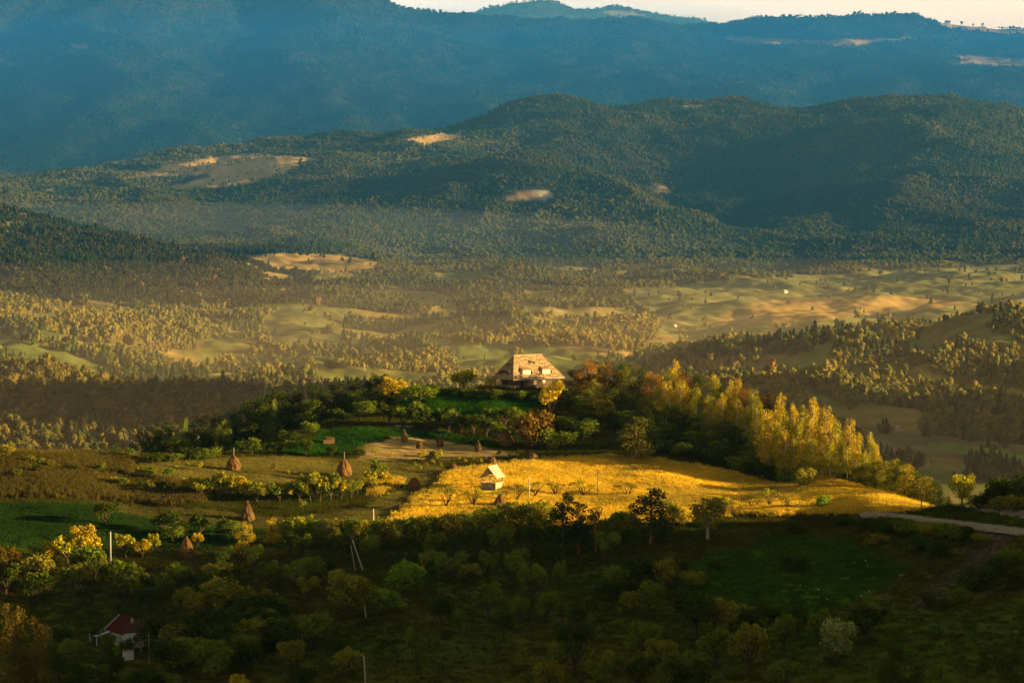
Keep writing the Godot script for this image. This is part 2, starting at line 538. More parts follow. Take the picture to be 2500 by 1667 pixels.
const RIDGE := [200.0, -34.0, 400.0, -36.0, 440.0, -36.0, 470.0, -40.0, 482.0, -50.0, 490.0, -56.5, 496.0, -62.0, 560.0, -62.0, 571.0, -54.0, 582.0, -36.0, 615.0, -32.0, 640.0, -28.0, 656.0, -26.0, 668.0, -9.0, 720.0, -12.0, 780.0, -170.0, 1290.0, -175.0, 1345.0, 12.0, 1470.0, 5.0, 1520.0, -14.0, 1628.0, -18.0, 1700.0, -180.0, 2600.0, -200.0]

func build_ground() -> void:
	list_fields()
	sheet("ground", columns_of(5.0), steps(330.0, 760.0, 470), M.soil)
	sheet("ground_slope", columns_of(60.0), steps(2.0, 330.0, 40), M.soil)
	sheet("valley_slope", columns_of(20.0), steps(760.0, 1300.0, 40), M.soil)
	sheet("valley_ground", columns_of(7.0), steps(1300.0, 4450.0, 310), M.soil)
	sheet("hills", columns_of(9.0), steps(4450.0, 8200.0, 200), M.soil)
	sheet("mountains", columns_of(10.0), steps(8200.0, 15200.0, 150), M.soil)
	# the ridge beside the valley, out of the frame to the right, whose shadow lies over the slope
	var az := deg_to_rad(SUN_AZ)
	var t := tan(deg_to_rad(SUN_EL))
	var v := PackedVector3Array()
	var ix := PackedInt32Array()
	var across := [-260.0, -120.0, -40.0, 0.0, 60.0, 200.0, 420.0]
	var fall := [1.0, 0.55, 0.14, 0.0, 0.1, 0.5, 1.0]
	var nu := 0
	var u := -400.0
	while u < 2700.0:
		var wc := 900.0
		var top := shadow_line(u) + wc * t
		for k in across.size():
			var w: float = wc + across[k]
			var y := lerpf(top, -165.0, fall[k])
			v.append(Vector3(w * cos(az) + u * sin(az), y, w * sin(az) - u * cos(az)))
		nu += 1
		u += 4.0
	for j in nu - 1:
		for k in across.size() - 1:
			var a := j * across.size() + k
			var b := a + across.size()
			ix.append_array([a, b, a + 1, a + 1, b, b + 1])
	var st := SurfaceTool.new()
	st.begin(Mesh.PRIMITIVE_TRIANGLES)
	for p in v:
		st.set_smooth_group(0)
		st.set_color(Color(0.05, 0.055, 0.02))
		st.add_vertex(p)
	for i in ix:
		st.add_index(i)
	st.generate_normals()
	put("side_ridge", st.commit(), M.soil, self).set_meta("kind", "structure")
	# open country all round, so that no light comes from below
	var st2 := SurfaceTool.new()
	st2.begin(Mesh.PRIMITIVE_TRIANGLES)
	var rr := [5.0, 300.0, 900.0, 2500.0, 5200.0]
	var hh := [-3.0, -90.0, -170.0, -170.0, -170.0]
	var na := 96
	for i in na + 1:
		var a := lerpf(0.295, TAU - 0.295, float(i) / na)
		for k in rr.size():
			st2.set_color(Color(0.06, 0.06, 0.025))
			st2.add_vertex(Vector3(rr[k] * sin(a), hh[k], -rr[k] * cos(a)))
	for i in na:
		for k in rr.size() - 1:
			var a := i * rr.size() + k
			var b := a + rr.size()
			for q in [a, a + 1, b, b, a + 1, b + 1]:
				st2.add_index(q)
	st2.generate_normals()
	put("open_country", st2.commit(), M.soil, self).set_meta("kind", "structure")

func make_materials() -> void:
	var soil := StandardMaterial3D.new()
	soil.vertex_color_use_as_albedo = true
	soil.roughness = 1.0
	soil.specular_mode = BaseMaterial3D.SPECULAR_DISABLED
	M.soil = soil
	var leaf := StandardMaterial3D.new()
	leaf.vertex_color_use_as_albedo = true
	leaf.roughness = 0.75
	leaf.specular_mode = BaseMaterial3D.SPECULAR_DISABLED
	leaf.cull_mode = BaseMaterial3D.CULL_DISABLED
	M.leaf = leaf
	var grass := leaf.duplicate()
	grass.backlight_enabled = true
	grass.backlight = Color(1.0, 1.0, 0.9)
	M.grass = grass

# a far tree: a lumpy crown of many clumps with leaf sprays standing out of it, about one unit high
func far_tree(seed_: int, shape: String, sprays: int, clumps := 9) -> ArrayMesh:
	var g := RandomNumberGenerator.new()
	g.seed = seed_
	var m := Mesher.new()
	var lobes := []
	if shape == "fir":
		for k in 6:
			var t := k / 6.0
			lobes.append([Vector3(g.randf_range(-0.03, 0.03), 0.16 + 0.76 * t, g.randf_range(-0.03, 0.03)), Vector3(0.23 * (1.0 - t) + 0.035, 0.15, 0.23 * (1.0 - t) + 0.035)])
	else:
		var wide := 0.30 if shape == "round" else 0.17
		lobes.append([Vector3(0, 0.5, 0), Vector3(wide * 0.85, 0.36, wide * 0.85)])
		for k in clumps:
			var a := g.randf() * TAU
			var y := g.randf_range(0.26, 0.9)
			var o := wide * sqrt(maxf(0.05, 1.0 - pow((y - 0.5) / 0.5, 2.0))) * g.randf_range(0.5, 1.1)
			lobes.append([Vector3(cos(a) * o, y, sin(a) * o), Vector3.ONE * g.randf_range(0.3, 0.62) * wide])
	var s := SphereMesh.new()
	s.radial_segments = 6
	s.rings = 3
	var arr := s.get_mesh_arrays()
	var sv: PackedVector3Array = arr[Mesh.ARRAY_VERTEX]
	var si: PackedInt32Array = arr[Mesh.ARRAY_INDEX]
	for l in lobes:
		var jig := g.randf() * 50.0
		var shade := g.randf_range(0.75, 1.2)
		for i in range(0, si.size(), 3):
			var q := []
			for j in 3:
				var p: Vector3 = sv[si[i + j]] * 2.0
				p *= 0.8 + 0.4 * absf(sin(p.x * 7.1 + jig) * cos(p.z * 6.3 + jig * 2.0) + 0.4 * sin(p.y * 9.0 + jig))
				q.append(l[0] + p * l[1])
			m.tri(q[0], q[1], q[2], Color(shade, shade, shade))
	for k in sprays:
		var l: Array = lobes[g.randi() % lobes.size()]
		var d := Vector3(g.randfn(), g.randfn() + 0.3, g.randfn()).normalized()
		var p: Vector3 = l[0] + d * l[1] * g.randf_range(0.9, 1.25)
		var e := Vector3(g.randfn(), g.randfn(), g.randfn()).normalized() * g.randf_range(0.025, 0.055)
		var f := e.cross(d).normalized() * g.randf_range(0.02, 0.05) + d * 0.02
		var shade := g.randf_range(0.7, 1.35)
		m.leaf(p, e, f, Color(shade, shade, shade * 0.9))
	return m.done()

func scatter(called: String, label: String, mesh: Mesh, spots: Array, mat: Material = null) -> void:
	var mm := MultiMesh.new()
	mm.transform_format = MultiMesh.TRANSFORM_3D
	mm.use_colors = true
	mm.mesh = mesh
	mm.instance_count = spots.size()
	var buf := PackedFloat32Array()
	buf.resize(spots.size() * 16)
	for i in spots.size():
		var s: Array = spots[i]
		var p: Vector3 = s[0]
		var a: float = s[3]
		var w: float = s[2]
		var o := i * 16
		buf[o] = cos(a) * w
		buf[o + 2] = sin(a) * w
		buf[o + 3] = p.x
		buf[o + 5] = s[1]
		buf[o + 7] = p.y
		buf[o + 8] = -sin(a) * w
		buf[o + 10] = cos(a) * w
		buf[o + 11] = p.z
		var c: Color = s[4]
		buf[o + 12] = c.r
		buf[o + 13] = c.g
		buf[o + 14] = c.b
		buf[o + 15] = 1.0
	mm.buffer = buf
	var o := MultiMeshInstance3D.new()
	o.name = numbered(called)
	o.multimesh = mm
	o.material_override = mat if mat else M.leaf
	add_child(o, true)
	tag(o, label, "forest" if not mat else "grass", "", "stuff")

func build_forests() -> void:
	var leafy := [far_tree(1, "round", 220, 14), far_tree(2, "round", 220, 12), far_tree(3, "slim", 180, 10)]
	var fir := far_tree(4, "fir", 160)
	var small := [far_tree(5, "round", 40, 7), far_tree(6, "slim", 40, 6)]
	var small_fir := far_tree(7, "fir", 30)
	# bands: name, label, r0, r1, spacing, height range
	var bands := [
		["valley_woods", "hazy golden green woods and scattered trees filling the valley floor", 1310.0, 2900.0, 6.0, 5.0, 10.0, leafy, fir],
		["spur_woods", "dense dark woods on the spur above the valley and around the far meadows", 2900.0, 4450.0, 6.4, 5.0, 9.0, leafy, fir],
		["hill_forest", "blue green forest covering the rounded hills beyond the valley", 4450.0, 7300.0, 6.1, 5.5, 9.5, small, small_fir],
		["mountain_forest", "deep blue forest covering the far mountain slope below the sky", 8300.0, 12000.0, 13.0, 8.0, 14.0, small, small_fir],
		["farthest_forest", "pale blue forest on the farthest ridge against the sky", 13600.0, 15000.0, 20.0, 9.0, 15.0, small, small_fir]]
	for b in bands:
		var sets := [[], [], [], []]
		var r: float = b[2]
		var gap: float = b[4]
		while r < b[3]:
			var dth := gap / r
			var th := -0.228
			while th < 0.228:
				var rr := r + rng.randf_range(-0.6, 0.6) * gap
				var tt := th + rng.randf_range(-0.6, 0.6) * dth
				th += dth
				var x := rr * sin(tt)
				var z := -rr * cos(tt)
				var y := height(tt, rr)
				var q := to_pixel(Vector3(x, y, z))
				if q.y < -60.0 or q.y > 1300.0:
					continue
				var ld := land(q.x, q.y, rr, x, z)
				if rng.randf() > ld[1]:
					continue
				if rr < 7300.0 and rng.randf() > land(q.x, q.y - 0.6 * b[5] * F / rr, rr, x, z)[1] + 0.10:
					continue
				var kind := n_patch.get_noise_2d(x * 0.13, z * 0.13) + 0.25 * rng.randf_range(-1.0, 1.0)
				var h := rng.randf_range(b[5], b[6]) * (0.55 + 0.9 * rng.randf() * rng.randf() + 0.35 * clampf(0.5 + n_patch.get_noise_2d(x * 0.6 + 300.0, z * 0.6), 0.0, 1.0))
				var c := Color(0.045, 0.062, 0.020).lerp(Color(0.105, 0.098, 0.024), clampf(0.45 + 1.3 * kind + rng.randf_range(-0.2, 0.2), 0.0, 1.0))
				if rr < 2900.0:
					c = Color(0.065, 0.085, 0.022).lerp(Color(0.19, 0.155, 0.03), clampf(0.45 + 1.2 * kind + rng.randf_range(-0.4, 0.4), 0.0, 1.0))
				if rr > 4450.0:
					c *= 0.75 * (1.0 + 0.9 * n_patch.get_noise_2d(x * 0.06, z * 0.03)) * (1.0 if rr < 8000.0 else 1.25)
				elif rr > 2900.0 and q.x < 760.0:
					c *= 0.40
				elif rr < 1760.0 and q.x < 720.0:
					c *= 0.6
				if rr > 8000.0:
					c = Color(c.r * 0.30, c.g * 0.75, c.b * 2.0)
				if rr < 4450.0 and rng.randf() < 0.008:
					c = Color(0.22, 0.11, 0.03)
				var which: int = rng.randi() % (b[7].size())
				var w := h * rng.randf_range(0.9, 1.25)
				if kind < -0.22 and rng.randf() < 0.75:
					which = 3
					c = Color(0.028, 0.045, 0.018) * rng.randf_range(0.8, 1.25)
					h *= 1.15
					w = h * 0.9
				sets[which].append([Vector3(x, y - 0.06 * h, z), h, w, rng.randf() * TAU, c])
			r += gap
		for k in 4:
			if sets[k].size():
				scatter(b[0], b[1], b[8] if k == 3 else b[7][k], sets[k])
		print(b[0], " ", sets[0].size() + sets[1].size() + sets[2].size() + sets[3].size())
	# the valley's sunlit mist, in overlapping banks
	for b in MIST + FAR_AIR:
		var fog := FogVolume.new()
		fog.name = numbered("valley_mist" if b in MIST else "blue_air")
		fog.shape = RenderingServer.FOG_VOLUME_SHAPE_ELLIPSOID if b in MIST else RenderingServer.FOG_VOLUME_SHAPE_BOX
		fog.position = b[0]
		fog.size = b[1]
		var fm := FogMaterial.new()
		fm.density = b[2]
		fm.albedo = b[3].linear_to_srgb()
		fog.material = fm
		add_child(fog, true)
		tag(fog, "", "", "", "stuff")

# ---- near trees ----
class Mesher:
	var v := PackedVector3Array()
	var c := PackedColorArray()
	func tri(a: Vector3, b: Vector3, d: Vector3, k: Color) -> void:
		v.append(a); v.append(b); v.append(d)
		c.append(k); c.append(k); c.append(k)
	func quad(a: Vector3, b: Vector3, d: Vector3, e: Vector3, k := Color.WHITE) -> void:
		tri(a, b, d, k)
		tri(a, d, e, k)
	func box(lo: Vector3, hi: Vector3, k := Color.WHITE, t := Transform3D()) -> void:
		var p := []
		for i in 8:
			p.append(t * Vector3(hi.x if i & 1 else lo.x, hi.y if i & 2 else lo.y, hi.z if i & 4 else lo.z))
		for q in [[4, 6, 7, 5], [1, 3, 2, 0], [5, 7, 3, 1], [0, 2, 6, 4], [6, 2, 3, 7], [0, 4, 5, 1]]:
			quad(p[q[0]], p[q[1]], p[q[2]], p[q[3]], k)
	func tube(a: Vector3, b: Vector3, ra: float, rb: float, k := Color.WHITE, n := 6) -> void:
		var d := (b - a).normalized()
		var s := d.cross(Vector3(0.31, 0.2, 0.93)).normalized()
		var t := d.cross(s)
		for i in n:
			var e0 := s * cos(TAU * i / n) + t * sin(TAU * i / n)
			var e1 := s * cos(TAU * (i + 1) / n) + t * sin(TAU * (i + 1) / n)
			quad(a + e0 * ra, b + e0 * rb, b + e1 * rb, a + e1 * ra, k)
			tri(b, b + e1 * rb, b + e0 * rb, k)
	func leaf(p: Vector3, e: Vector3, f: Vector3, k: Color) -> void:
		v.append(p - e); v.append(p + f); v.append(p + e)
		v.append(p - e); v.append(p + e); v.append(p - f)
		for i in 6:
			c.append(k)
	func done() -> ArrayMesh:
		var n := PackedVector3Array()
		n.resize(v.size())
		for i in range(0, v.size(), 3):
			var q := (v[i + 2] - v[i]).cross(v[i + 1] - v[i]).normalized()
			n[i] = q; n[i + 1] = q; n[i + 2] = q
		var arr := []
		arr.resize(Mesh.ARRAY_MAX)
		arr[Mesh.ARRAY_VERTEX] = v
		arr[Mesh.ARRAY_NORMAL] = n
		arr[Mesh.ARRAY_COLOR] = c
		var m := ArrayMesh.new()
		m.add_surface_from_arrays(Mesh.PRIMITIVE_TRIANGLES, arr)
		return m

func leaves(g: RandomNumberGenerator, m: Mesher, lobes: Array, count: int, size: float, flat := 0.0) -> void:
	var total := 0.0
	for l in lobes:
		total += l[1].x * l[1].z + l[1].x * l[1].y
	for l in lobes:
		var n := int(count * (l[1].x * l[1].z + l[1].x * l[1].y) / total)
		var tint := g.randf_range(0.65, 1.3)
		var off := Vector3(g.randf(), g.randf(), g.randf()) * 40.0
		for i in n:
			var d := Vector3(g.randfn(), g.randfn() + 0.15, g.randfn()).normalized()
			var rad := pow(g.randf(), 0.3) * g.randf_range(0.82, 1.14)
			var q: Vector3 = d * 3.0 + off
			if sin(q.x * 2.1) * sin(q.y * 2.3 + 1.0) * sin(q.z * 1.9) > 0.22 and rad > 0.5:
				continue
			var p: Vector3 = l[0] + d * l[1] * rad
			var e := Vector3(g.randfn(), g.randfn() * (1.0 - flat), g.randfn()).normalized() * size * g.randf_range(0.6, 1.3)
			var f := e.cross(Vector3(g.randfn(), g.randfn(), g.randfn())).normalized() * size * g.randf_range(0.35, 0.7)
			var k := tint * g.randf_range(0.5, 1.5)
			m.leaf(p, e, f, Color(k * g.randf_range(0.85, 1.2), k, k * g.randf_range(0.7, 1.1)))

func limb(g: RandomNumberGenerator, m: Mesher, a: Vector3, b: Vector3, ra: float, rb: float, bend := 0.06) -> void:
	var mid := (a + b) / 2.0 + Vector3(g.randfn(), g.randf() * 0.5, g.randfn()) * bend * (b - a).length()
	m.tube(a, mid, ra, (ra + rb) / 2.0, Color.WHITE, 5)
	m.tube(mid, b, (ra + rb) / 2.0, rb, Color.WHITE, 5)

# [trunk mesh, crown mesh], one unit high and about one unit wide
func species(kind: String, seed_: int) -> Array:
	var g := RandomNumberGenerator.new()
	g.seed = seed_ * 131 + kind.hash() % 1000
	var t := Mesher.new()
	var m := Mesher.new()
	var lobes := []
	match kind:
		"round":
			t.tube(Vector3(0, -0.05, 0), Vector3(0.01, 0.4, 0), 0.035, 0.022)
			lobes.append([Vector3(0, 0.58, 0), Vector3(0.34, 0.34, 0.34)])
			for i in 10:
				var a := g.randf() * TAU
				var y := g.randf_range(0.36, 0.86)
				var q := Vector3(cos(a) * 0.30, y, sin(a) * 0.30) * Vector3(1.15 - absf(y - 0.55), 1, 1.15 - absf(y - 0.55))
				lobes.append([q, Vector3.ONE * g.randf_range(0.11, 0.19)])
				limb(g, t, Vector3(0, 0.3, 0), q, 0.016, 0.005)
			leaves(g, m, lobes, 1700, 0.042)
		"vase":
			t.tube(Vector3(0, -0.05, 0), Vector3(0.02, 0.2, 0), 0.04, 0.032)
			for i in 7:
				var a := TAU * i / 7.0 + g.randf_range(-0.4, 0.4)
				var o := g.randf_range(0.16, 0.36)
				var q := Vector3(cos(a) * o, g.randf_range(0.5, 0.82), sin(a) * o)
				limb(g, t, Vector3(0.02, 0.18, 0), q, 0.022, 0.006, 0.1)
				lobes.append([q, Vector3(1, 0.9, 1) * g.randf_range(0.13, 0.22)])
				if g.randf() < 0.6:
					lobes.append([q + Vector3(g.randfn() * 0.06, 0.1, g.randfn() * 0.06), Vector3.ONE * g.randf_range(0.08, 0.14)])
			leaves(g, m, lobes, 1400, 0.046)
		"tall":
			t.tube(Vector3(0, -0.04, 0), Vector3(0.01, 0.8, 0), 0.018, 0.006)
			for i in 20:
				var y := 0.12 + 0.82 * i / 20.0
				var a := g.randf() * TAU
				var o := 0.27 * sqrt(maxf(0.0, 1.0 - pow((y - 0.45) / 0.56, 2.0))) * g.randf_range(0.5, 1.0)
				var q := Vector3(cos(a) * o, y, sin(a) * o)
				lobes.append([q, Vector3(1, 0.75, 1) * g.randf_range(0.10, 0.19) * (1.15 - 0.45 * y)])
				limb(g, t, Vector3(0, y * 0.75, 0), q, 0.007, 0.002)
			leaves(g, m, lobes, 3000, 0.019)
		"birch":
			t.tube(Vector3(0, -0.04, 0), Vector3(0.012, 0.5, 0.01), 0.011, 0.008)
			t.tube(Vector3(0.012, 0.5, 0.01), Vector3(0, 0.97, 0), 0.008, 0.002)
			for i in 22:
				var y := 0.26 + 0.72 * i / 22.0
				var a := g.randf() * TAU
				var o := (0.34 * (1.0 - y) + 0.05) * g.randf_range(0.4, 1.15)
				var q := Vector3(cos(a) * o, y, sin(a) * o)
				var k := g.randf_range(0.10, 0.17) * (1.2 - 0.75 * y)
				lobes.append([q + Vector3(0, -0.03, 0), Vector3(k, k * 1.25, k)])
				limb(g, t, Vector3(0.01, y - 0.09, 0), q, 0.005, 0.0015)
			leaves(g, m, lobes, 3400, 0.017)
		"pine":
			t.tube(Vector3(0, -0.04, 0), Vector3(0.03, 0.5, 0.0), 0.022, 0.014)
			t.tube(Vector3(0.03, 0.5, 0), Vector3(0.0, 0.93, 0), 0.014, 0.004)
			for i in 22:
				var y := 0.16 + 0.82 * i / 22.0
				var a := g.randf() * TAU
				var o := g.randf_range(0.08, 0.36) * (1.2 - y * 0.9)
				var q := Vector3(cos(a) * o, y, sin(a) * o)
				var k := g.randf_range(0.10, 0.17) * (1.3 - 0.6 * y)
				lobes.append([q, Vector3(k, k * 0.55, k)])
				limb(g, t, Vector3(0.02, y - 0.06, 0), q, 0.009, 0.003)
			leaves(g, m, lobes, 3600, 0.021)
		"spruce":
			t.tube(Vector3(0, -0.04, 0), Vector3(0, 0.97, 0), 0.016, 0.003)
			for i in 13:
				var y := 0.08 + 0.86 * i / 13.0
				for k in 6:
					var a := TAU * k / 6.0 + g.randf() * 1.2
					var o := 0.34 * (1.0 - y) * g.randf_range(0.55, 1.05)
					lobes.append([Vector3(cos(a) * o, y - o * 0.15, sin(a) * o), Vector3(0.10, 0.05, 0.10) * (1.25 - y)])
				lobes.append([Vector3(0, y + 0.03, 0), Vector3(0.12, 0.09, 0.12) * (1.15 - y)])
			leaves(g, m, lobes, 2600, 0.020)
		"sapling":
			t.tube(Vector3(0, -0.05, 0), Vector3(0, 0.55, 0), 0.022, 0.014)
			for i in 6:
				var a := g.randf() * TAU
				var q := Vector3(cos(a) * 0.17, g.randf_range(0.45, 0.85), sin(a) * 0.17)
				limb(g, t, Vector3(0, 0.38, 0), q, 0.012, 0.005)
				lobes.append([q, Vector3.ONE * g.randf_range(0.12, 0.2)])
			leaves(g, m, lobes, 420, 0.055)
		"bush":
			for i in 11:
				var a := g.randf() * TAU
				var o := g.randf_range(0.05, 0.34)
				var q := Vector3(cos(a) * o, g.randf_range(0.18, 0.74 - o * 0.6), sin(a) * o)
				lobes.append([q, Vector3.ONE * g.randf_range(0.16, 0.27)])
				limb(g, t, Vector3(0, -0.04, 0), q, 0.014, 0.006)
			leaves(g, m, lobes, 1400, 0.044)
		"sparse":
			t.tube(Vector3(0, -0.05, 0), Vector3(0.02, 0.16, 0), 0.03, 0.024)
			for i in 9:
				var a := g.randf() * TAU
				var o := g.randf_range(0.12, 0.45)
				var q := Vector3(cos(a) * o, 0.92 - o * 0.5 + g.randf_range(-0.1, 0.05), sin(a) * o)
				limb(g, t, Vector3(0.02, 0.14, 0), q, 0.016, 0.005, 0.12)
				limb(g, t, q * Vector3(0.7, 0.75, 0.7), q + Vector3(g.randfn(), 0.3, g.randfn()) * 0.1, 0.008, 0.003)
				lobes.append([q, Vector3(1, 0.6, 1) * g.randf_range(0.1, 0.17)])
			leaves(g, m, lobes, 620, 0.030)
	return [t.done(), m.done()]

var kinds := {}
var tints := {}
var barks := {}

func tint(called: String) -> StandardMaterial3D:
	if not tints.has(called):
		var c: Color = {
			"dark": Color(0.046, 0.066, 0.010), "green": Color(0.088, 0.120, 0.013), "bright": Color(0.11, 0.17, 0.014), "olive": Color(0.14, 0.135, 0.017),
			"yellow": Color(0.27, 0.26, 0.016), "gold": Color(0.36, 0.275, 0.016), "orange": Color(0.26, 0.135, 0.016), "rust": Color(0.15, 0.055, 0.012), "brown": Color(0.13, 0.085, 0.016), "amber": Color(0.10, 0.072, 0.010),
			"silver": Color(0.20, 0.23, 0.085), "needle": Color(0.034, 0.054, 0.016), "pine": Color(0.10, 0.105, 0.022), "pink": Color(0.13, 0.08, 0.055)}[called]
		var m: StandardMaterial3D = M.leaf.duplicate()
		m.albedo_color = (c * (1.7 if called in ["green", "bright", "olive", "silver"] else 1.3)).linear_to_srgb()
		m.backlight_enabled = true
		m.backlight = Color(0.8, 0.8, 0.6)
		tints[called] = m
	return tints[called]

func bark(kind: String) -> StandardMaterial3D:
	var c := Color(0.06, 0.045, 0.03)
	if kind == "birch":
		c = Color(0.5, 0.44, 0.34)
	elif kind == "pine":
		c = Color(0.28, 0.13, 0.06)
	elif kind == "limed":
		c = Color(0.30, 0.28, 0.24)
	if not barks.has(c):
		barks[c] = plain_mat(c)
	return barks[c]

const VARIANTS := 4
const CATEGORY := {"round": "tree", "vase": "fruit tree", "tall": "tree", "birch": "birch", "pine": "pine", "spruce": "spruce", "sapling": "sapling", "bush": "bush", "sparse": "tree"}
const CALLED := {"round": "round_tree", "vase": "orchard_tree", "tall": "tall_tree", "birch": "birch_tree", "pine": "pine_tree", "spruce": "spruce_tree", "sapling": "sapling", "bush": "bush", "sparse": "spreading_tree"}

func plant(kind: String, colour: String, at: Vector3, h: float, w: float, label: String, group := "", trunk := "") -> Node3D:
	if not kinds.has(kind):
		kinds[kind] = []
		for i in VARIANTS:
			var made := species(kind, i + 1)
			var size: AABB = made[1].get_aabb()
			var fit := Transform3D(Basis.from_scale(Vector3(2.1 / (size.size.x + size.size.z), 1.02 / size.end.y, 2.1 / (size.size.x + size.size.z))), Vector3.ZERO)
			var proto := Node3D.new()
			var a := MeshInstance3D.new()
			a.name = "trunk" if kind != "bush" else "stems"
			a.mesh = made[0]
			a.transform = fit
			proto.add_child(a)
			var b := MeshInstance3D.new()
			b.name = "crown"
			b.mesh = made[1]
			b.transform = fit
			proto.add_child(b)
			kinds[kind].append(proto)
	var o: Node3D = kinds[kind][rng.randi() % VARIANTS].duplicate()
	o.name = numbered(CALLED[kind])
	add_child(o, true)
	o.position = at
	o.rotation.y = rng.randf() * TAU
	o.scale = Vector3(w, h, w)
	o.get_child(0).material_override = bark(trunk if trunk else kind)
	o.get_child(1).material_override = tint(colour)
	tag(o, label, CATEGORY[kind], group)
	return o

const NTH := ["1st", "2nd", "3rd", "4th", "5th", "6th", "7th", "8th", "9th", "10th", "11th", "12th", "13th", "14th", "15th", "16th", "17th", "18th", "19th", "20th", "21st", "22nd", "23rd", "24th", "25th", "26th", "27th", "28th", "29th", "30th", "31st", "32nd", "33rd", "34th", "35th", "36th", "37th", "38th", "39th", "40th"]

# a row or clump: entries [column, row of the foot, height, width] in pixels, counted from the left
func clump(kind: String, colours: Array, what: String, place: String, a: Array, r_from := 340.0, r_to := 760.0, trunk := "") -> void:
	var list := []
	for i in range(0, a.size(), 4):
		list.append([a[i], a[i + 1], a[i + 2], a[i + 3]])
	list.sort_custom(func(p, q): return p[0] < q[0])
	for i in list.size():
		var e: Array = list[i]
		var p := spot(e[0], e[1], r_from, r_to)
		var k := Vector2(p.x, p.z).length() / F
		var label := what + " " + place
		if list.size() > 1:
			label = NTH[i] + " " + what + " from the left " + place
		plant(kind, colours[i % colours.size()], p, e[2] * k, e[3] * k * 1.15, label, (what + "s " + place) if list.size() > 1 else "", trunk)

# the same by the rows of the tops: entries [column, row of the top, distance, width in pixels]
func skyline(kind: String, colours: Array, what: String, place: String, a: Array, trunk := "") -> void:
	var list := []
	for i in range(0, a.size(), 4):
		list.append([a[i], a[i + 1], a[i + 2], a[i + 3]])
	list.sort_custom(func(p, q): return p[0] < q[0])
	for i in list.size():
		var e: Array = list[i]
		var d := ray(e[0], e[1])
		var th := atan2(d.x, -d.z)
		var r: float = e[2]
		var y := height(th, r)
		var h := d.y / sqrt(d.x * d.x + d.z * d.z) * r - y
		plant(kind, colours[i % colours.size()], Vector3(r * sin(th), y, -r * cos(th)), maxf(h, 1.5), e[3] * r / F * 1.15, NTH[i] + " " + what + " from the left " + place, what + "s " + place, trunk)

# fill a stretch of ground between two survey points with plants, labelled in order
func thicket(kind: String, colours: Array, what: String, place: String, area: Array, n: int, h0: float, h1: float, ratio: float, seed_: int) -> void:
	var g := RandomNumberGenerator.new()
	g.seed = seed_
	var p := poly(area)
	var box := Rect2(p[0], Vector2.ZERO)
	for q in p:
		box = box.expand(q)
	var a := []
	var got := []
	var tries := 0
	while got.size() < n and tries < 4000:
		tries += 1
		var q := box.position + Vector2(g.randf(), g.randf()) * box.size
		if not Geometry2D.is_point_in_polygon(q, p):
			continue
		var near := false
		for o in got:
			if absf(o.x - q.x) < 16.0 and absf(o.y - q.y) < 12.0:
				near = true
		if near and tries < 3000:
			continue
		got.append(q)
		var h := g.randf_range(h0, h1)
		a.append_array([q.x, q.y, h, h * ratio * g.randf_range(0.85, 1.2)])
	clump(kind, colours, what, place, a)

func build_near() -> void:
	build_road()
	build_house()
	build_shelter()
	build_white_house()
	build_haystacks()
	build_poles()
	build_small_things()
	build_trees()
	build_grass()

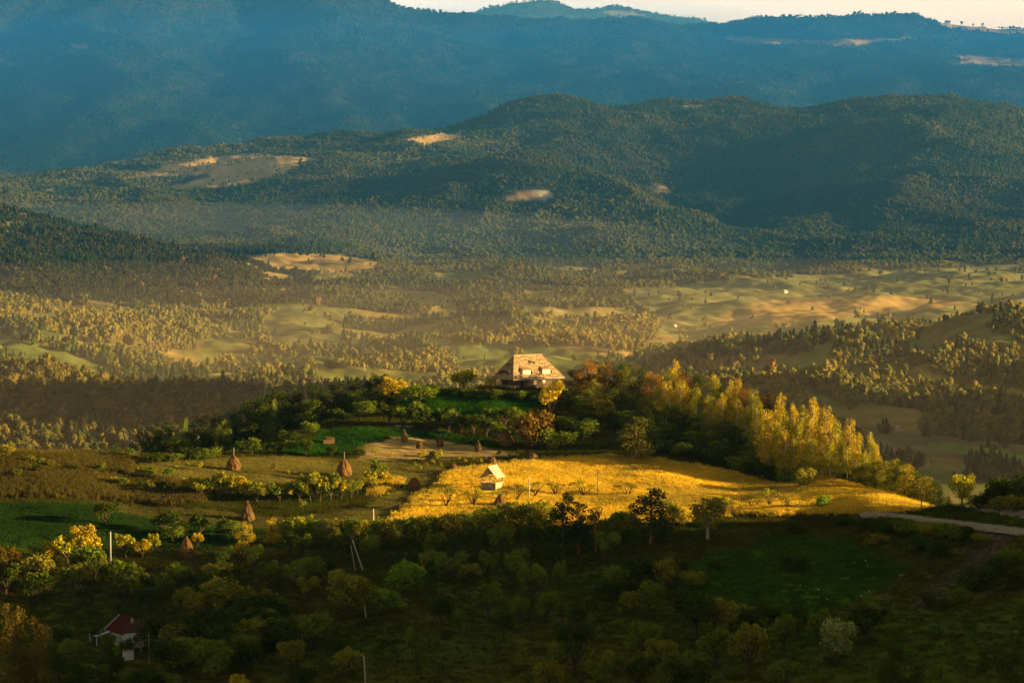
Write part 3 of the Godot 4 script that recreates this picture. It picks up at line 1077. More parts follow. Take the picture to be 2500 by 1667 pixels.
func build_trees() -> void:
	# left of the house, along the crest
	skyline("tall", ["dark", "needle", "dark"], "tall dark leafy tree", "in the crest row by the house", [
		345, 1041, 655, 60, 366, 1037, 650, 55, 398, 1031, 650, 50, 425, 1033, 652, 60, 478, 1019, 655, 60, 505, 1007, 655, 60, 530, 1003, 656, 55, 562, 992, 655, 60, 590, 981, 656, 55, 622, 963, 656, 60, 645, 957, 658, 60, 664, 951, 657, 55, 690, 949, 658, 60, 713, 943, 660, 55, 745, 947, 660, 60, 774, 935, 660, 55, 800, 939, 662, 60, 825, 929, 662, 55, 848, 936, 662, 55, 868, 923, 662, 55, 886, 925, 664, 55, 915, 909, 664, 50, 935, 919, 664, 60])
	skyline("tall", ["dark", "needle", "dark", "green"], "shadowy filler tree", "in front of the dark crest row", [
		352,1070,650,56, 382,1062,646,56, 412,1060,644,56, 440,1050,644,56, 466,1048,644,60, 492,1040,646,60, 520,1032,646,60, 548,1024,646,60, 576,1015,648,60, 606,1002,648,60, 634,992,648,60, 656,984,650,60, 684,978,650,60, 706,974,650,56, 732,975,650,60, 760,968,652,60, 790,964,652,60, 815,958,654,56, 840,958,654,56, 862,952,656,56, 900,948,657,56, 925,945,657,60, 945,952,656,56])
	skyline("birch", ["green"], "slender pale trunked tree", "in the dark crest row", [450,1020,646,40, 668,975,648,36])
	clump("bush", ["dark", "green"], "low dark bush", "at the foot of the dark crest row", [375,1128,26,60, 420,1128,22,50, 470,1124,36,60, 520,1120,30,50, 700,1078,30,50, 760,1058,30,50, 830,1030,34,54, 890,1012,36,54, 940,998,36,60])
	clump("spruce", ["needle"], "small dark spruce", "standing alone at the left end of the crest row", [281,1121,46,38])
	clump("sapling", ["olive", "green"], "thin shrub", "between the small spruce and the dark crest row", [300,1122,18,16, 318,1122,30,24])
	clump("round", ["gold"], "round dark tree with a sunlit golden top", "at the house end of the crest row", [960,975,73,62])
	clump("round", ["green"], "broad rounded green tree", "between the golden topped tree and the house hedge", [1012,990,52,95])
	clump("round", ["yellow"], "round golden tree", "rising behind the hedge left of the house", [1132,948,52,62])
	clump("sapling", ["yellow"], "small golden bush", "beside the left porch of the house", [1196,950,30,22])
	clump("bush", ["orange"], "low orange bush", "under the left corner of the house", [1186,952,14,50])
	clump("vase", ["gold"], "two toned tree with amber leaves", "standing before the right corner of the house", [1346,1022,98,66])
	clump("bush", ["brown"], "big shrub with an orange crown", "below the house beside the tall haystack", [1296,1096,98,92])
	clump("bush", ["dark", "green"], "dark shrub", "between the orange shrub and the wood", [1250,1085,46,50, 1330,1098,60,60, 1375,1090,40,60, 1400,1062,44,60, 1440,1068,48,60, 1365,1050,36,44])
	clump("spruce", ["green"], "little green conifer", "in the rough grass left of the pine", [1405,1072,18,16])
	# the hedge under the house
	clump("bush", ["dark", "green", "dark"], "hedge bush", "in the dark hedge below the house", [1050,966,30,40, 1072,967,26,40, 1096,968,26,40, 1120,970,25,40, 1144,971,25,40, 1168,972,24,40, 1190,973,25,40, 1212,974,24,40, 1234,975,22,40, 1256,976,22,40, 1278,978,26,40, 1300,980,28,40, 1322,984,30,42])
	# the wood right of the house
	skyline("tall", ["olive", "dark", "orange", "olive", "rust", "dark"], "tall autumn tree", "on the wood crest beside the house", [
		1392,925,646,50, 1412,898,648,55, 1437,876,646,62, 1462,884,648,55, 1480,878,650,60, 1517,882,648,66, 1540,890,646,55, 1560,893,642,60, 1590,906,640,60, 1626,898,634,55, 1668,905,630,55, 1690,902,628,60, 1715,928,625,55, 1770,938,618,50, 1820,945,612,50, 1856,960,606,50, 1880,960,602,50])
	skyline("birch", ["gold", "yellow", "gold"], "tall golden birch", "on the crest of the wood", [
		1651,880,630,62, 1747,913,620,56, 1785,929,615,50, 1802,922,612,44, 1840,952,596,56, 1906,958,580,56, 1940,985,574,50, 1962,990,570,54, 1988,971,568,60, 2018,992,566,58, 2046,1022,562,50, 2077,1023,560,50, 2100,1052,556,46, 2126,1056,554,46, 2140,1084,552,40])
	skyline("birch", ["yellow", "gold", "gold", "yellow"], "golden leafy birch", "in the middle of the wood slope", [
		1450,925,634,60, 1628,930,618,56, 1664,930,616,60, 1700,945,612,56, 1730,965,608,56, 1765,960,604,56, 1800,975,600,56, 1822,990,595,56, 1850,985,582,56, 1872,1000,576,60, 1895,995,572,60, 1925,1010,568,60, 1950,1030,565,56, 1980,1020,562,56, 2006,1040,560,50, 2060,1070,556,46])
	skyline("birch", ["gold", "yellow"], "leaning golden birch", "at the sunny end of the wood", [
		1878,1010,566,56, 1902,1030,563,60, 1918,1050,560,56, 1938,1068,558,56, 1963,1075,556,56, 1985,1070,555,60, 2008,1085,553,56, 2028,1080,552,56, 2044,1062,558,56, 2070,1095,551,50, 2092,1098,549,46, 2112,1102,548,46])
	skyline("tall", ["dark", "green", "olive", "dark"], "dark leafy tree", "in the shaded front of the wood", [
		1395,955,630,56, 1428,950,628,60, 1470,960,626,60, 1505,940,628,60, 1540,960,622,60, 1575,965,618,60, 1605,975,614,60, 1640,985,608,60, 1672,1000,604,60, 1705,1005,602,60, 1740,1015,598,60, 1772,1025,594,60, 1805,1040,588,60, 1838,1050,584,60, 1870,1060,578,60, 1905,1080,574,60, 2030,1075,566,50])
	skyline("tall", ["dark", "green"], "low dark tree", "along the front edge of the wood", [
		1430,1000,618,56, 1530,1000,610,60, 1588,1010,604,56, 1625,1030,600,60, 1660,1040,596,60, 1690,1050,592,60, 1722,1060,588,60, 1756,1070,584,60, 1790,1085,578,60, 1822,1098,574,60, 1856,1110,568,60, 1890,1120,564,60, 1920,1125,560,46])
	clump("spruce", ["needle", "needle"], "dark spruce", "at the edge of the wood behind the pine", [1588,1095,88,62, 1500,1048,50,44])
	skyline("spruce", ["needle"], "pointed dark spruce top", "showing above the golden birches", [1875,954,600,30, 2128,1095,556,40])
	clump("bush", ["dark", "dark", "green"], "dark bush", "along the foot of the wood", [1560,1092,34,50, 1612,1104,36,56, 1660,1112,34,56, 1710,1120,34,60, 1760,1132,34,56, 1800,1148,40,60, 1840,1166,46,60, 1880,1172,40,60, 1915,1184,46,60])
	clump("bush", ["olive"], "olive shrub", "at the sunlit corner of the wood", [1960,1194,54,54])
	clump("bush", ["bright"], "small round bright green bush", "alone at the meadow end by the road", [2008,1243,36,38])
	clump("pine", ["pine"], "crooked pine with an orange trunk", "at the top edge of the golden meadow", [1551,1131,114,92], 340.0, 760.0)
	clump("bush", ["rust"], "rust red bush", "at the right foot of the crooked pine", [1572,1122,40,26])
	# beyond the meadow, by the road
	clump("tall", ["dark", "olive", "dark", "gold"], "dark tree", "between the meadow tip and the road", [2140,1200,62,46, 2165,1204,78,52, 2188,1208,88,50, 2210,1214,82,48, 2232,1222,74,46, 2255,1232,70,44, 2270,1236,72,30], 480.0, 640.0)
	skyline("tall", ["dark", "olive", "dark", "gold"], "taller dark tree", "behind the row by the road", [
		2118,1122,548,56, 2137,1126,546,56, 2156,1122,544,56, 2178,1120,540,56, 2200,1126,536,56, 2222,1138,531,56, 2243,1150,526,52, 2262,1162,520,48, 2282,1176,515,44])
	clump("spruce", ["needle", "dark"], "dark conifer", "right of the brown roadside pole", [2296,1240,56,46, 2316,1243,34,36], 470.0, 640.0)
	clump("round", ["yellow"], "tall golden leafed tree", "beside the road above the dark bank", [2350,1241,86,58], 470.0, 640.0)
	clump("bush", ["dark", "dark", "olive"], "dark bush", "on the bank above the road", [2392,1240,36,50, 2418,1238,56,56, 2446,1236,70,60, 2472,1236,72,60, 2496,1238,86,50, 2430,1243,34,60, 2480,1246,40,60], 455.0, 640.0)
	# left fields
	clump("vase", ["green", "olive", "dark"], "small young fruit tree", "in the left brown field", [75,1135,24,22, 98,1138,22,20, 122,1146,22,18, 245,1158,30,26, 292,1164,26,22, 341,1168,28,24, 361,1170,32,26, 410,1174,34,26, 277,1190,30,26, 303,1194,30,24, 346,1200,26,22, 367,1198,26,22, 392,1207,36,28, 417,1207,30,28, 90,1160,26,22, 40,1170,26,22, 185,1156,24,22])
	clump("sapling", ["olive", "yellow"], "thin sapling", "in the mown hay meadow", [456,1144,20,12, 487,1150,24,14, 668,1158,26,14, 701,1164,18,10, 728,1166,16,10])
	clump("round", ["dark", "green", "dark"], "small round tree", "in the row under the green crop strip", [588,1108,34,30, 615,1112,46,36, 643,1111,30,28, 675,1109,30,30, 709,1107,34,30, 746,1112,44,34, 809,1117,34,24])
	clump("vase", ["gold", "yellow", "green", "yellow", "olive"], "yellow topped fruit tree", "in the row below the haystacks", [462,1212,48,42, 488,1216,52,44, 512,1216,56,44, 538,1218,66,48, 560,1220,72,48, 580,1216,56,40, 612,1208,40,30, 596,1218,46,40])
	clump("vase", ["olive", "yellow", "green", "gold", "green"], "leafy fruit tree", "in the orchard row beside the mown strip", [625,1228,44,46, 655,1224,48,46, 682,1226,50,46, 706,1224,50,46, 730,1226,56,48, 756,1226,70,50, 780,1226,74,50, 806,1224,72,48, 832,1222,56,48, 856,1218,50,46, 872,1208,44,40, 898,1200,50,40, 922,1178,60,38, 940,1190,40,34])
	clump("vase", ["dark"], "dark fruit tree", "in the green field", [256,1284,62,58, 403,1302,54,66, 488,1312,58,52], 340.0, 760.0)
	clump("round", ["green", "olive", "dark"], "dark leafy shrub tree", "on the bank behind the lower haystack", [420,1325,40,56, 545,1320,58,40, 565,1308,40,36, 440,1310,32,40])
	clump("vase", ["gold", "yellow", "gold", "yellow"], "glowing yellow fruit tree", "around the pale field pole", [130,1376,64,62, 163,1378,72,62, 206,1374,92,68, 306,1362,60,50, 346,1362,46,40, 372,1350,48,30, 481,1340,42,30])
	clump("tall", ["gold", "gold"], "upright tree lit bright yellow", "behind the central hedgerow", [601,1358,86,50, 661,1332,70,36])
	clump("sapling", ["yellow", "olive"], "yellow sapling", "on the mown strip edge", [759,1272,18,14, 590,1365,50,22, 738,1248,30,18])
	clump("round", ["amber"], "round orange lit tree", "at the far left by the white trough", [16,1410,80,60])
	clump("round", ["olive"], "round tree top", "beyond the left field against the valley", [12,1122,42,44])
	# saplings on the mown strip and the meadow's edge
	clump("sapling", ["yellow", "gold"], "slim yellow sapling", "among the conical hay poles", [916,1112,18,16, 955,1122,20,10, 992,1122,18,10, 1030,1130,34,22, 1070,1130,34,20, 1120,1126,12,8])
	clump("sapling", ["yellow", "olive"], "tiny sapling", "along the top of the mown strip", [1012,1144,18,10, 1027,1150,14,8, 1042,1146,18,10, 1058,1138,18,10, 1076,1146,18,10, 1136,1136,18,8, 1155,1128,16,8, 1172,1134,16,8, 1218,1118,20,12, 1243,1120,16,8, 1266,1122,18,10, 1277,1122,10,10, 1346,1126,18,8, 966,1222,10,8, 988,1198,14,8, 950,1212,10,8])
	clump("bush", ["dark"], "black round bush", "between the two yellow saplings", [1052,1126,26,30])
	clump("bush", ["dark", "dark"], "squat dark bush", "at the left end of the tan field", [866,1112,22,34, 884,1112,18,20])
	# the orchard under the house
	clump("vase", ["dark", "green", "dark", "dark"], "old fruit tree", "in the shaded orchard row below the house", [950,1038,52,48, 982,1046,54,50, 1010,1048,56,46, 1040,1052,62,52, 1067,1056,56,44, 1095,1058,62,48, 1125,1060,54,40, 1156,1062,52,40, 1187,1068,58,52, 1216,1072,44,40])
	clump("vase", ["green", "dark"], "fruit tree", "in the upper shaded orchard row", [1020,1022,44,44, 1105,1030,40,38, 1200,1040,46,46, 1232,1044,50,44, 1262,1036,44,40])
	# on the meadow
	clump("sparse", ["olive", "yellow"], "thin spreading tree", "on the golden meadow", [1090,1244,56,50, 1155,1240,52,48, 1263,1228,50,46, 1308,1218,46,48, 1354,1214,40,44, 1424,1218,50,52, 1535,1214,36,60])
	clump("sparse", ["olive", "yellow", "olive"], "spreading tree", "along the lower meadow edge", [1767,1266,54,54, 1795,1272,54,50, 1836,1246,38,40, 1880,1240,48,46, 1925,1246,36,44, 1600,1240,50,44])
	clump("round", ["olive", "yellow"], "round olive tree", "at the shadow line under the meadow", [1644,1296,76,70], 340.0, 760.0)
	clump("round", ["olive"], "bigger round olive tree with a pale trunk", "at the shadow line under the meadow", [1728,1318,108,92], 340.0, 760.0, "limed")
	clump("pine", ["needle", "needle", "pine", "needle"], "dark pine", "in the pine group below the meadow", [1375,1352,150,92, 1412,1352,128,76, 1455,1345,108,80, 1588,1328,138,108])
	clump("bush", ["rust"], "rust red bush", "under the biggest pine below the meadow", [1625,1292,34,40])
	# the central hedgerow
	var hedge := "in the hedgerow under the golden meadow"
	clump("round", ["olive", "green", "yellow", "green", "olive"], "leafy tree", hedge, [690,1322,54,50, 716,1330,62,54, 744,1328,66,54, 772,1332,70,56, 800,1334,70,56, 826,1338,70,56, 852,1336,72,56, 880,1338,70,56, 908,1336,70,54, 936,1334,72,56, 964,1332,70,56, 992,1330,72,56, 1020,1330,74,56, 1048,1328,74,58, 1078,1326,76,58, 1106,1326,78,58, 1136,1324,80,58, 1166,1320,80,60, 1198,1318,84,60, 1230,1314,84,62, 1262,1312,88,62, 1296,1310,90,64, 1330,1316,92,64, 1500,1330,84,62, 1535,1328,84,60])
	clump("vase", ["dark", "green", "dark"], "dark tree", "on the lower side of the central hedgerow", [704,1372,70,56, 735,1362,60,50, 790,1366,66,54, 835,1372,70,52, 905,1372,66,54, 950,1374,64,52, 1000,1368,64,54, 1060,1366,70,54, 1115,1364,70,54, 1170,1362,74,56, 1225,1360,78,58, 1285,1360,80,58, 1330,1362,84,56, 1485,1372,78,56, 1535,1356,72,52])
	build_foreground()

func build_foreground() -> void:
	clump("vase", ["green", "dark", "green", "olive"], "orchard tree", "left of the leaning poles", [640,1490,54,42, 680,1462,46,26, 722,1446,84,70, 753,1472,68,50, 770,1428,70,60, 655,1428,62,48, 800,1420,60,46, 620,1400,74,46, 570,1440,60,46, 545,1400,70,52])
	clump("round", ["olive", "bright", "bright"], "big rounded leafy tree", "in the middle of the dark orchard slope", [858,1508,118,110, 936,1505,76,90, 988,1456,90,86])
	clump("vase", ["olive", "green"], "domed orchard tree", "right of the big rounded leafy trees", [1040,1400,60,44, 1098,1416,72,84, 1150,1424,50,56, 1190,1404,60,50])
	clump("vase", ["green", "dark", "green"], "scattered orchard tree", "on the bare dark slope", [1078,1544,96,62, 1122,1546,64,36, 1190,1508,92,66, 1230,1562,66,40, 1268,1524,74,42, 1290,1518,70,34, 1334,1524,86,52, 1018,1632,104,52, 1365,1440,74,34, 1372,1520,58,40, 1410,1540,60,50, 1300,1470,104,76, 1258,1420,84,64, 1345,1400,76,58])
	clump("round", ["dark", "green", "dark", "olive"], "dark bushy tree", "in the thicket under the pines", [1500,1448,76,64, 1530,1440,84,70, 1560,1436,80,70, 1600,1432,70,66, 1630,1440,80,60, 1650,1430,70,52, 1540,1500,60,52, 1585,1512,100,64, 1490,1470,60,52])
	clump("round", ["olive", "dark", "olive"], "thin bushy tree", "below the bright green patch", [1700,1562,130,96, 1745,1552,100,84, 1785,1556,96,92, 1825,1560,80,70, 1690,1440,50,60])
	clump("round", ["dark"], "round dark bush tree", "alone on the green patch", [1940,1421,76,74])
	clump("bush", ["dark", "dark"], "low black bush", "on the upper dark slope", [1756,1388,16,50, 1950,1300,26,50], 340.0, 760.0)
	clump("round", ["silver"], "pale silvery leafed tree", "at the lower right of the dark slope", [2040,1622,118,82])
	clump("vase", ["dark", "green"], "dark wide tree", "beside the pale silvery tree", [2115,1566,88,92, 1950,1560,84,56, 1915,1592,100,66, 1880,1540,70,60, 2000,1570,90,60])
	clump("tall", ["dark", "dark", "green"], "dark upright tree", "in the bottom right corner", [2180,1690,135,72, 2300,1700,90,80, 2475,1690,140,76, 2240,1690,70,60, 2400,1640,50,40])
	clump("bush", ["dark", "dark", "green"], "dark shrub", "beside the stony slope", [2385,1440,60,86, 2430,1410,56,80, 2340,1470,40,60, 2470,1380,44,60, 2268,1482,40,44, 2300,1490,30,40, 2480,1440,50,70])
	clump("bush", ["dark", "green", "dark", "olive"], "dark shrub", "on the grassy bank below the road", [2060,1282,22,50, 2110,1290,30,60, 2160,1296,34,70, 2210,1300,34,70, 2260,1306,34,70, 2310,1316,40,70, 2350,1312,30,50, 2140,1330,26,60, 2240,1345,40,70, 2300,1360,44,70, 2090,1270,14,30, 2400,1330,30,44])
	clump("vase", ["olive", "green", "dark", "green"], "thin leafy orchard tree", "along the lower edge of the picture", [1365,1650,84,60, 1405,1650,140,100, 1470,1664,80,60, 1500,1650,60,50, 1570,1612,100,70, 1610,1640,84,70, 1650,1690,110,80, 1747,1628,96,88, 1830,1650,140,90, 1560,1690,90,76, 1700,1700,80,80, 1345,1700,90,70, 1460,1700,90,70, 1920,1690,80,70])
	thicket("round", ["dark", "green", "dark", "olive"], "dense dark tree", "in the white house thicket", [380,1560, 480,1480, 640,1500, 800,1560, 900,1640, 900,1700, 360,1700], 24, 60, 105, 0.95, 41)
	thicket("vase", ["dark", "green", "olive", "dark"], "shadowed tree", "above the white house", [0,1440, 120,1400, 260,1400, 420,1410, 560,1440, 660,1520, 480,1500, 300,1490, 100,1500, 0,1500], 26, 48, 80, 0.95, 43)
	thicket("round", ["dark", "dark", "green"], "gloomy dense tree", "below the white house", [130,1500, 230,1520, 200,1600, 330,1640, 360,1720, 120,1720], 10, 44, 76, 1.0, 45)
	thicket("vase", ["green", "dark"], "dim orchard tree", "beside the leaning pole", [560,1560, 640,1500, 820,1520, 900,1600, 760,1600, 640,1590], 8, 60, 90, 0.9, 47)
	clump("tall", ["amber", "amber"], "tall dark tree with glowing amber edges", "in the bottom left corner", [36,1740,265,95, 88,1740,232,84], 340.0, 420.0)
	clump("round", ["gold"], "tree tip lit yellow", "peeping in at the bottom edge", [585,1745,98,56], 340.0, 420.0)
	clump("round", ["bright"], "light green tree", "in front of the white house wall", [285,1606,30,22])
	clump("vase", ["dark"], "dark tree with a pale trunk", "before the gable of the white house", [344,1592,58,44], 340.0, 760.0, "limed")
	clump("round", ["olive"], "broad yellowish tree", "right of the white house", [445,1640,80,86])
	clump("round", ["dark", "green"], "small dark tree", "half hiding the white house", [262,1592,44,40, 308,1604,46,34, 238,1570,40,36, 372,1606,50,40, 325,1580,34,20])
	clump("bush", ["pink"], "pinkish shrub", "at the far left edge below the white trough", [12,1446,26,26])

# ---- grass ----
func tuft(seed_: int, blades: int, spread: float, lean: float, width: float) -> ArrayMesh:
	var g := RandomNumberGenerator.new()
	g.seed = seed_
	var m := Mesher.new()
	for i in blades:
		var p := Vector3(g.randfn(), 0, g.randfn()) * spread * 0.5
		var top := p + Vector3(g.randfn() * lean, g.randf_range(0.55, 1.1), g.randfn() * lean)
		var a := g.randf() * TAU
		var e := Vector3(cos(a), 0, sin(a)) * width
		var k := g.randf_range(0.75, 1.25)
		m.quad(p - e + Vector3(0, -0.15, 0), p + e + Vector3(0, -0.15, 0), top + e * 0.5, top - e * 0.5, Color(k, k * g.randf_range(0.92, 1.05), k * 0.9))
	return m.done()

func build_grass() -> void:
	var tall := [tuft(1, 16, 0.85, 0.2, 0.06), tuft(2, 16, 0.85, 0.2, 0.06)]
	var low := [tuft(3, 14, 1.1, 0.35, 0.07), tuft(4, 14, 1.1, 0.35, 0.07)]
	var sets := {"meadow_grass": [], "crop": [], "weeds": [], "turf": [], "stubble": []}
	var hut := spot(1209.7, 1198.0)
	var n := 0
	while n < 330000:
		n += 1
		var r := 345.0 + 330.0 * sqrt(rng.randf())
		if rng.randf() < 0.45:
			r = rng.randf_range(490.0, 580.0)
		var th := rng.randf_range(-0.222, 0.222)
		var x := r * sin(th)
		var z := -r * cos(th)
		var y := height(th, r)
		var q := to_pixel(Vector3(x, y, z))
		if q.y > 1700.0:
			continue
		var ld := land(q.x + rng.randfn() * 9.0, q.y + rng.randfn() * 2.5, r, x, z)
		var c: Color = ld[0]
		var p := Vector3(x, y - 0.02, z)
		var k := rng.randf_range(0.8, 1.2) * (1.0 + 0.35 * n_patch.get_noise_2d(x * 3.0, z * 3.0))
		if c.r > 0.4:
			if p.distance_to(hut) < 4.5 or (absf(p.x - hut.x) < 3.0 and p.z > hut.z and p.z < hut.z + 9.0):
				continue
			c = c.lerp(Color(0.34, 0.27, 0.05), clampf(0.1 + 1.5 * n_patch.get_noise_2d(x * 1.7 - 90.0, z * 1.7), 0.0, 0.8))
			sets.meadow_grass.append([p, rng.randf_range(0.4, 1.05), rng.randf_range(0.9, 1.4), rng.randf() * TAU, Color(c.r * k, c.g * k * rng.randf_range(0.85, 1.08), c.b * k)])
		elif c.g > 1.8 * c.r:
			if rng.randf() < 0.8:
				sets.crop.append([p, rng.randf_range(0.3, 0.6), rng.randf_range(0.7, 1.2), rng.randf() * TAU, c * k])
		elif c.r > 0.094 and c.r < 0.096:
			sets.weeds.append([p, rng.randf_range(0.5, 1.5), rng.randf_range(0.6, 1.1), rng.randf() * TAU, c.lerp(Color(0.12, 0.11, 0.025), rng.randf()) * k])
		elif c.r > 0.13:
			if c.b < 0.07 and rng.randf() < 0.6:
				sets.stubble.append([p, rng.randf_range(0.10, 0.22), rng.randf_range(0.6, 1.1), rng.randf() * TAU, c * k])
		elif rng.randf() < 0.75:
			sets.turf.append([p, rng.randf_range(0.15, 0.5), rng.randf_range(0.7, 1.3), rng.randf() * TAU, c * k])
	var words := {"meadow_grass": "tall dry golden grass of the sunlit meadow", "crop": "low saturated green crop and clover on the shaded strips", "weeds": "rough brown weeds on the left field", "turf": "short dull grass over the dark slope", "stubble": "pale mown stubble on the hay fields"}
	for k in sets:
		var parts := [[], []]
		for s in sets[k]:
			parts[rng.randi() % 2].append(s)
		for i in 2:
			scatter(k, words[k], (tall if k in ["meadow_grass", "weeds"] else low)[i], parts[i], M.grass)

func mat_of(called: String) -> StandardMaterial3D:
	if not M.has(called):
		var c: Color = {
			"shingle": Color(0.33, 0.245, 0.145), "log": Color(0.12, 0.088, 0.058), "beam": Color(0.09, 0.065, 0.045), "board": Color(0.34, 0.27, 0.19), "stone": Color(0.24, 0.22, 0.19),
			"window": Color(0.62, 0.55, 0.40), "dark": Color(0.02, 0.016, 0.012), "redboard": Color(0.10, 0.04, 0.025), "white": Color(0.50, 0.50, 0.48), "red": Color(0.06, 0.008, 0.010),
			"tin": Color(0.34, 0.35, 0.35), "hay": Color(0.13, 0.074, 0.026), "pole": Color(0.36, 0.33, 0.28), "brownpole": Color(0.16, 0.09, 0.05), "wire": Color(0.08, 0.08, 0.08), "rock": Color(0.30, 0.27, 0.23), "road": Color(0.24, 0.205, 0.16), "greywood": Color(0.33, 0.30, 0.26), "haydark": Color(0.10, 0.062, 0.026)}[called]
		var m := plain_mat(c, 0.85)
		m.vertex_color_use_as_albedo = true
		m.cull_mode = BaseMaterial3D.CULL_DISABLED
		M[called] = m
	if not M.has("pane"):
		var g := StandardMaterial3D.new()
		g.albedo_color = Color(0.62, 0.58, 0.50)
		g.roughness = 0.35
		g.metallic_specular = 0.6
		M.pane = g
	return M[called]

# courses of shingles on the quadrilateral a-b (eave) c-d (top), each shingle its own tone, lapped like scales
func shingles(a: Vector3, b: Vector3, c: Vector3, d: Vector3, course: float, wide: float, seed_: int) -> ArrayMesh:
	var g := RandomNumberGenerator.new()
	g.seed = seed_
	var m := Mesher.new()
	var up := ((c + d) / 2.0 - (a + b) / 2.0)
	var n := (b - a).cross(up).normalized()
	if n.y < 0.0:
		n = -n
	var rows := int(up.length() / course)
	for j in rows:
		var t0 := float(j) / rows
		var t1 := minf(1.0, (j + 1.25) / rows)
		var l0 := a.lerp(d, t0)
		var r0 := b.lerp(c, t0)
		var l1 := a.lerp(d, t1)
		var r1 := b.lerp(c, t1)
		var cols := maxi(1, int((r0 - l0).length() / wide))
		for i in cols:
			var s0 := float(i) / cols
			var s1 := (i + 0.94) / cols
			var k := g.randf_range(0.5, 1.3) * (0.85 + 0.3 * sin(j * 1.7 + seed_) * sin(i * 0.31 + j * 0.2))
			var lift := n * g.randf_range(0.035, 0.07)
			var drop := (l0 - l1).normalized() * g.randf_range(0.0, 0.06)
			var p0 := l0.lerp(r0, s0) + lift + drop
			var p1 := l0.lerp(r0, s1) + lift + drop
			var p2 := l1.lerp(r1, s1) + n * 0.005
			var p3 := l1.lerp(r1, s0) + n * 0.005
			m.quad(p0, p1, p2, p3, Color(k, k * g.randf_range(0.95, 1.03), k * g.randf_range(0.9, 1.06)))
			m.quad(p0, p0 - lift * 1.3, p1 - lift * 1.3, p1, Color(k, k, k) * 0.9)
	return m.done()

func slab(pts: Array, thick: Vector3, k := Color.WHITE) -> Mesher:
	var m := Mesher.new()
	for i in range(1, pts.size() - 1):
		m.tri(pts[0], pts[i], pts[i + 1], k)
		m.tri(pts[0] - thick, pts[i + 1] - thick, pts[i] - thick, k)
	for i in pts.size():
		var q: Vector3 = pts[(i + 1) % pts.size()]
		m.quad(pts[i], pts[i] - thick, q - thick, q, k)
	return m

func bar(parent: Node, called: String, a: Vector3, b: Vector3, w: float, mat: Material, h := 0.0) -> MeshInstance3D:
	var m := Mesher.new()
	var d := b - a
	var up := Vector3.UP if absf(d.normalized().y) < 0.95 else Vector3.RIGHT
	var t := Transform3D(Basis.looking_at(d, up), (a + b) / 2.0)
	var hh := (h if h > 0.0 else w) / 2.0
	m.box(Vector3(-w / 2.0, -hh, -d.length() / 2.0), Vector3(w / 2.0, hh, d.length() / 2.0), Color.WHITE, t)
	return put(called, m.done(), mat, parent)

# a dormer in its own frame: u along the eave, y up, n outwards; the roof plane runs back at the given slope
func dormer(parent: Node, called: String, t: Transform3D, half: float, h: float, slope: float, wing: float, open: String, seed_: int) -> void:
	var o := Node3D.new()
	o.name = called
	o.transform = t
	parent.add_child(o, true)
	var pitch := 0.42
	var back := h / (slope - pitch)
	var ytop := h + pitch * back
	var f := 0.28
	put("dormer_roof", shingles(Vector3(-half - 0.12, h - pitch * f + 0.06, f), Vector3(half + 0.12, h - pitch * f + 0.06, f), Vector3(half, ytop + 0.06, -back), Vector3(-half, ytop + 0.06, -back), 0.32, 0.3, seed_), mat_of("shingle"), o)
	for s in [-1.0, 1.0]:
		var m := slab([Vector3(s * half, h, f * 0.7), Vector3(s * (half + wing), 0.05, 0.05), Vector3(s * half, ytop, -back)] if s > 0 else [Vector3(s * half, h, f * 0.7), Vector3(s * half, ytop, -back), Vector3(s * (half + wing), 0.05, 0.05)], Vector3(0, 0.05, 0))
		put("dormer_cheek", m.done(), mat_of("shingle"), o)
		var w := slab([Vector3(s * half, 0.0, 0.02), Vector3(s * half, h, 0.02), Vector3(s * (half + wing), 0.0, 0.02)], Vector3(0, 0, 0.03))
		put("dormer_wing", w.done(), mat_of("dark"), o)
	if open == "window":
		var m := Mesher.new()
		m.box(Vector3(-half, 0.0, -0.08), Vector3(half, h - 0.02, 0.0), Color.WHITE)
		put("dormer_front", m.done(), mat_of("window"), o)
		for i in 3:
			var x := lerpf(-half + 0.16, half - 0.16, (i + 0.5) / 3.0)
			var pw := (half - 0.16) / 3.0 - 0.06
			var q := Mesher.new()
			q.box(Vector3(x - pw, 0.18, 0.0), Vector3(x + pw, h - 0.2, 0.012))
			put("pane", q.done(), M.pane, o)
			bar(o, "glazing_bar", Vector3(x, 0.18, 0.02), Vector3(x, h - 0.2, 0.02), 0.05, mat_of("window"))
			bar(o, "glazing_bar", Vector3(x - pw, h * 0.5, 0.018), Vector3(x + pw, h * 0.5, 0.018), 0.04, mat_of("window"))
	else:
		var m := Mesher.new()
		m.box(Vector3(-half, 0.0, -0.3), Vector3(half, h - 0.02, -0.22), Color.WHITE)
		put("dormer_front", m.done(), mat_of(open), o)

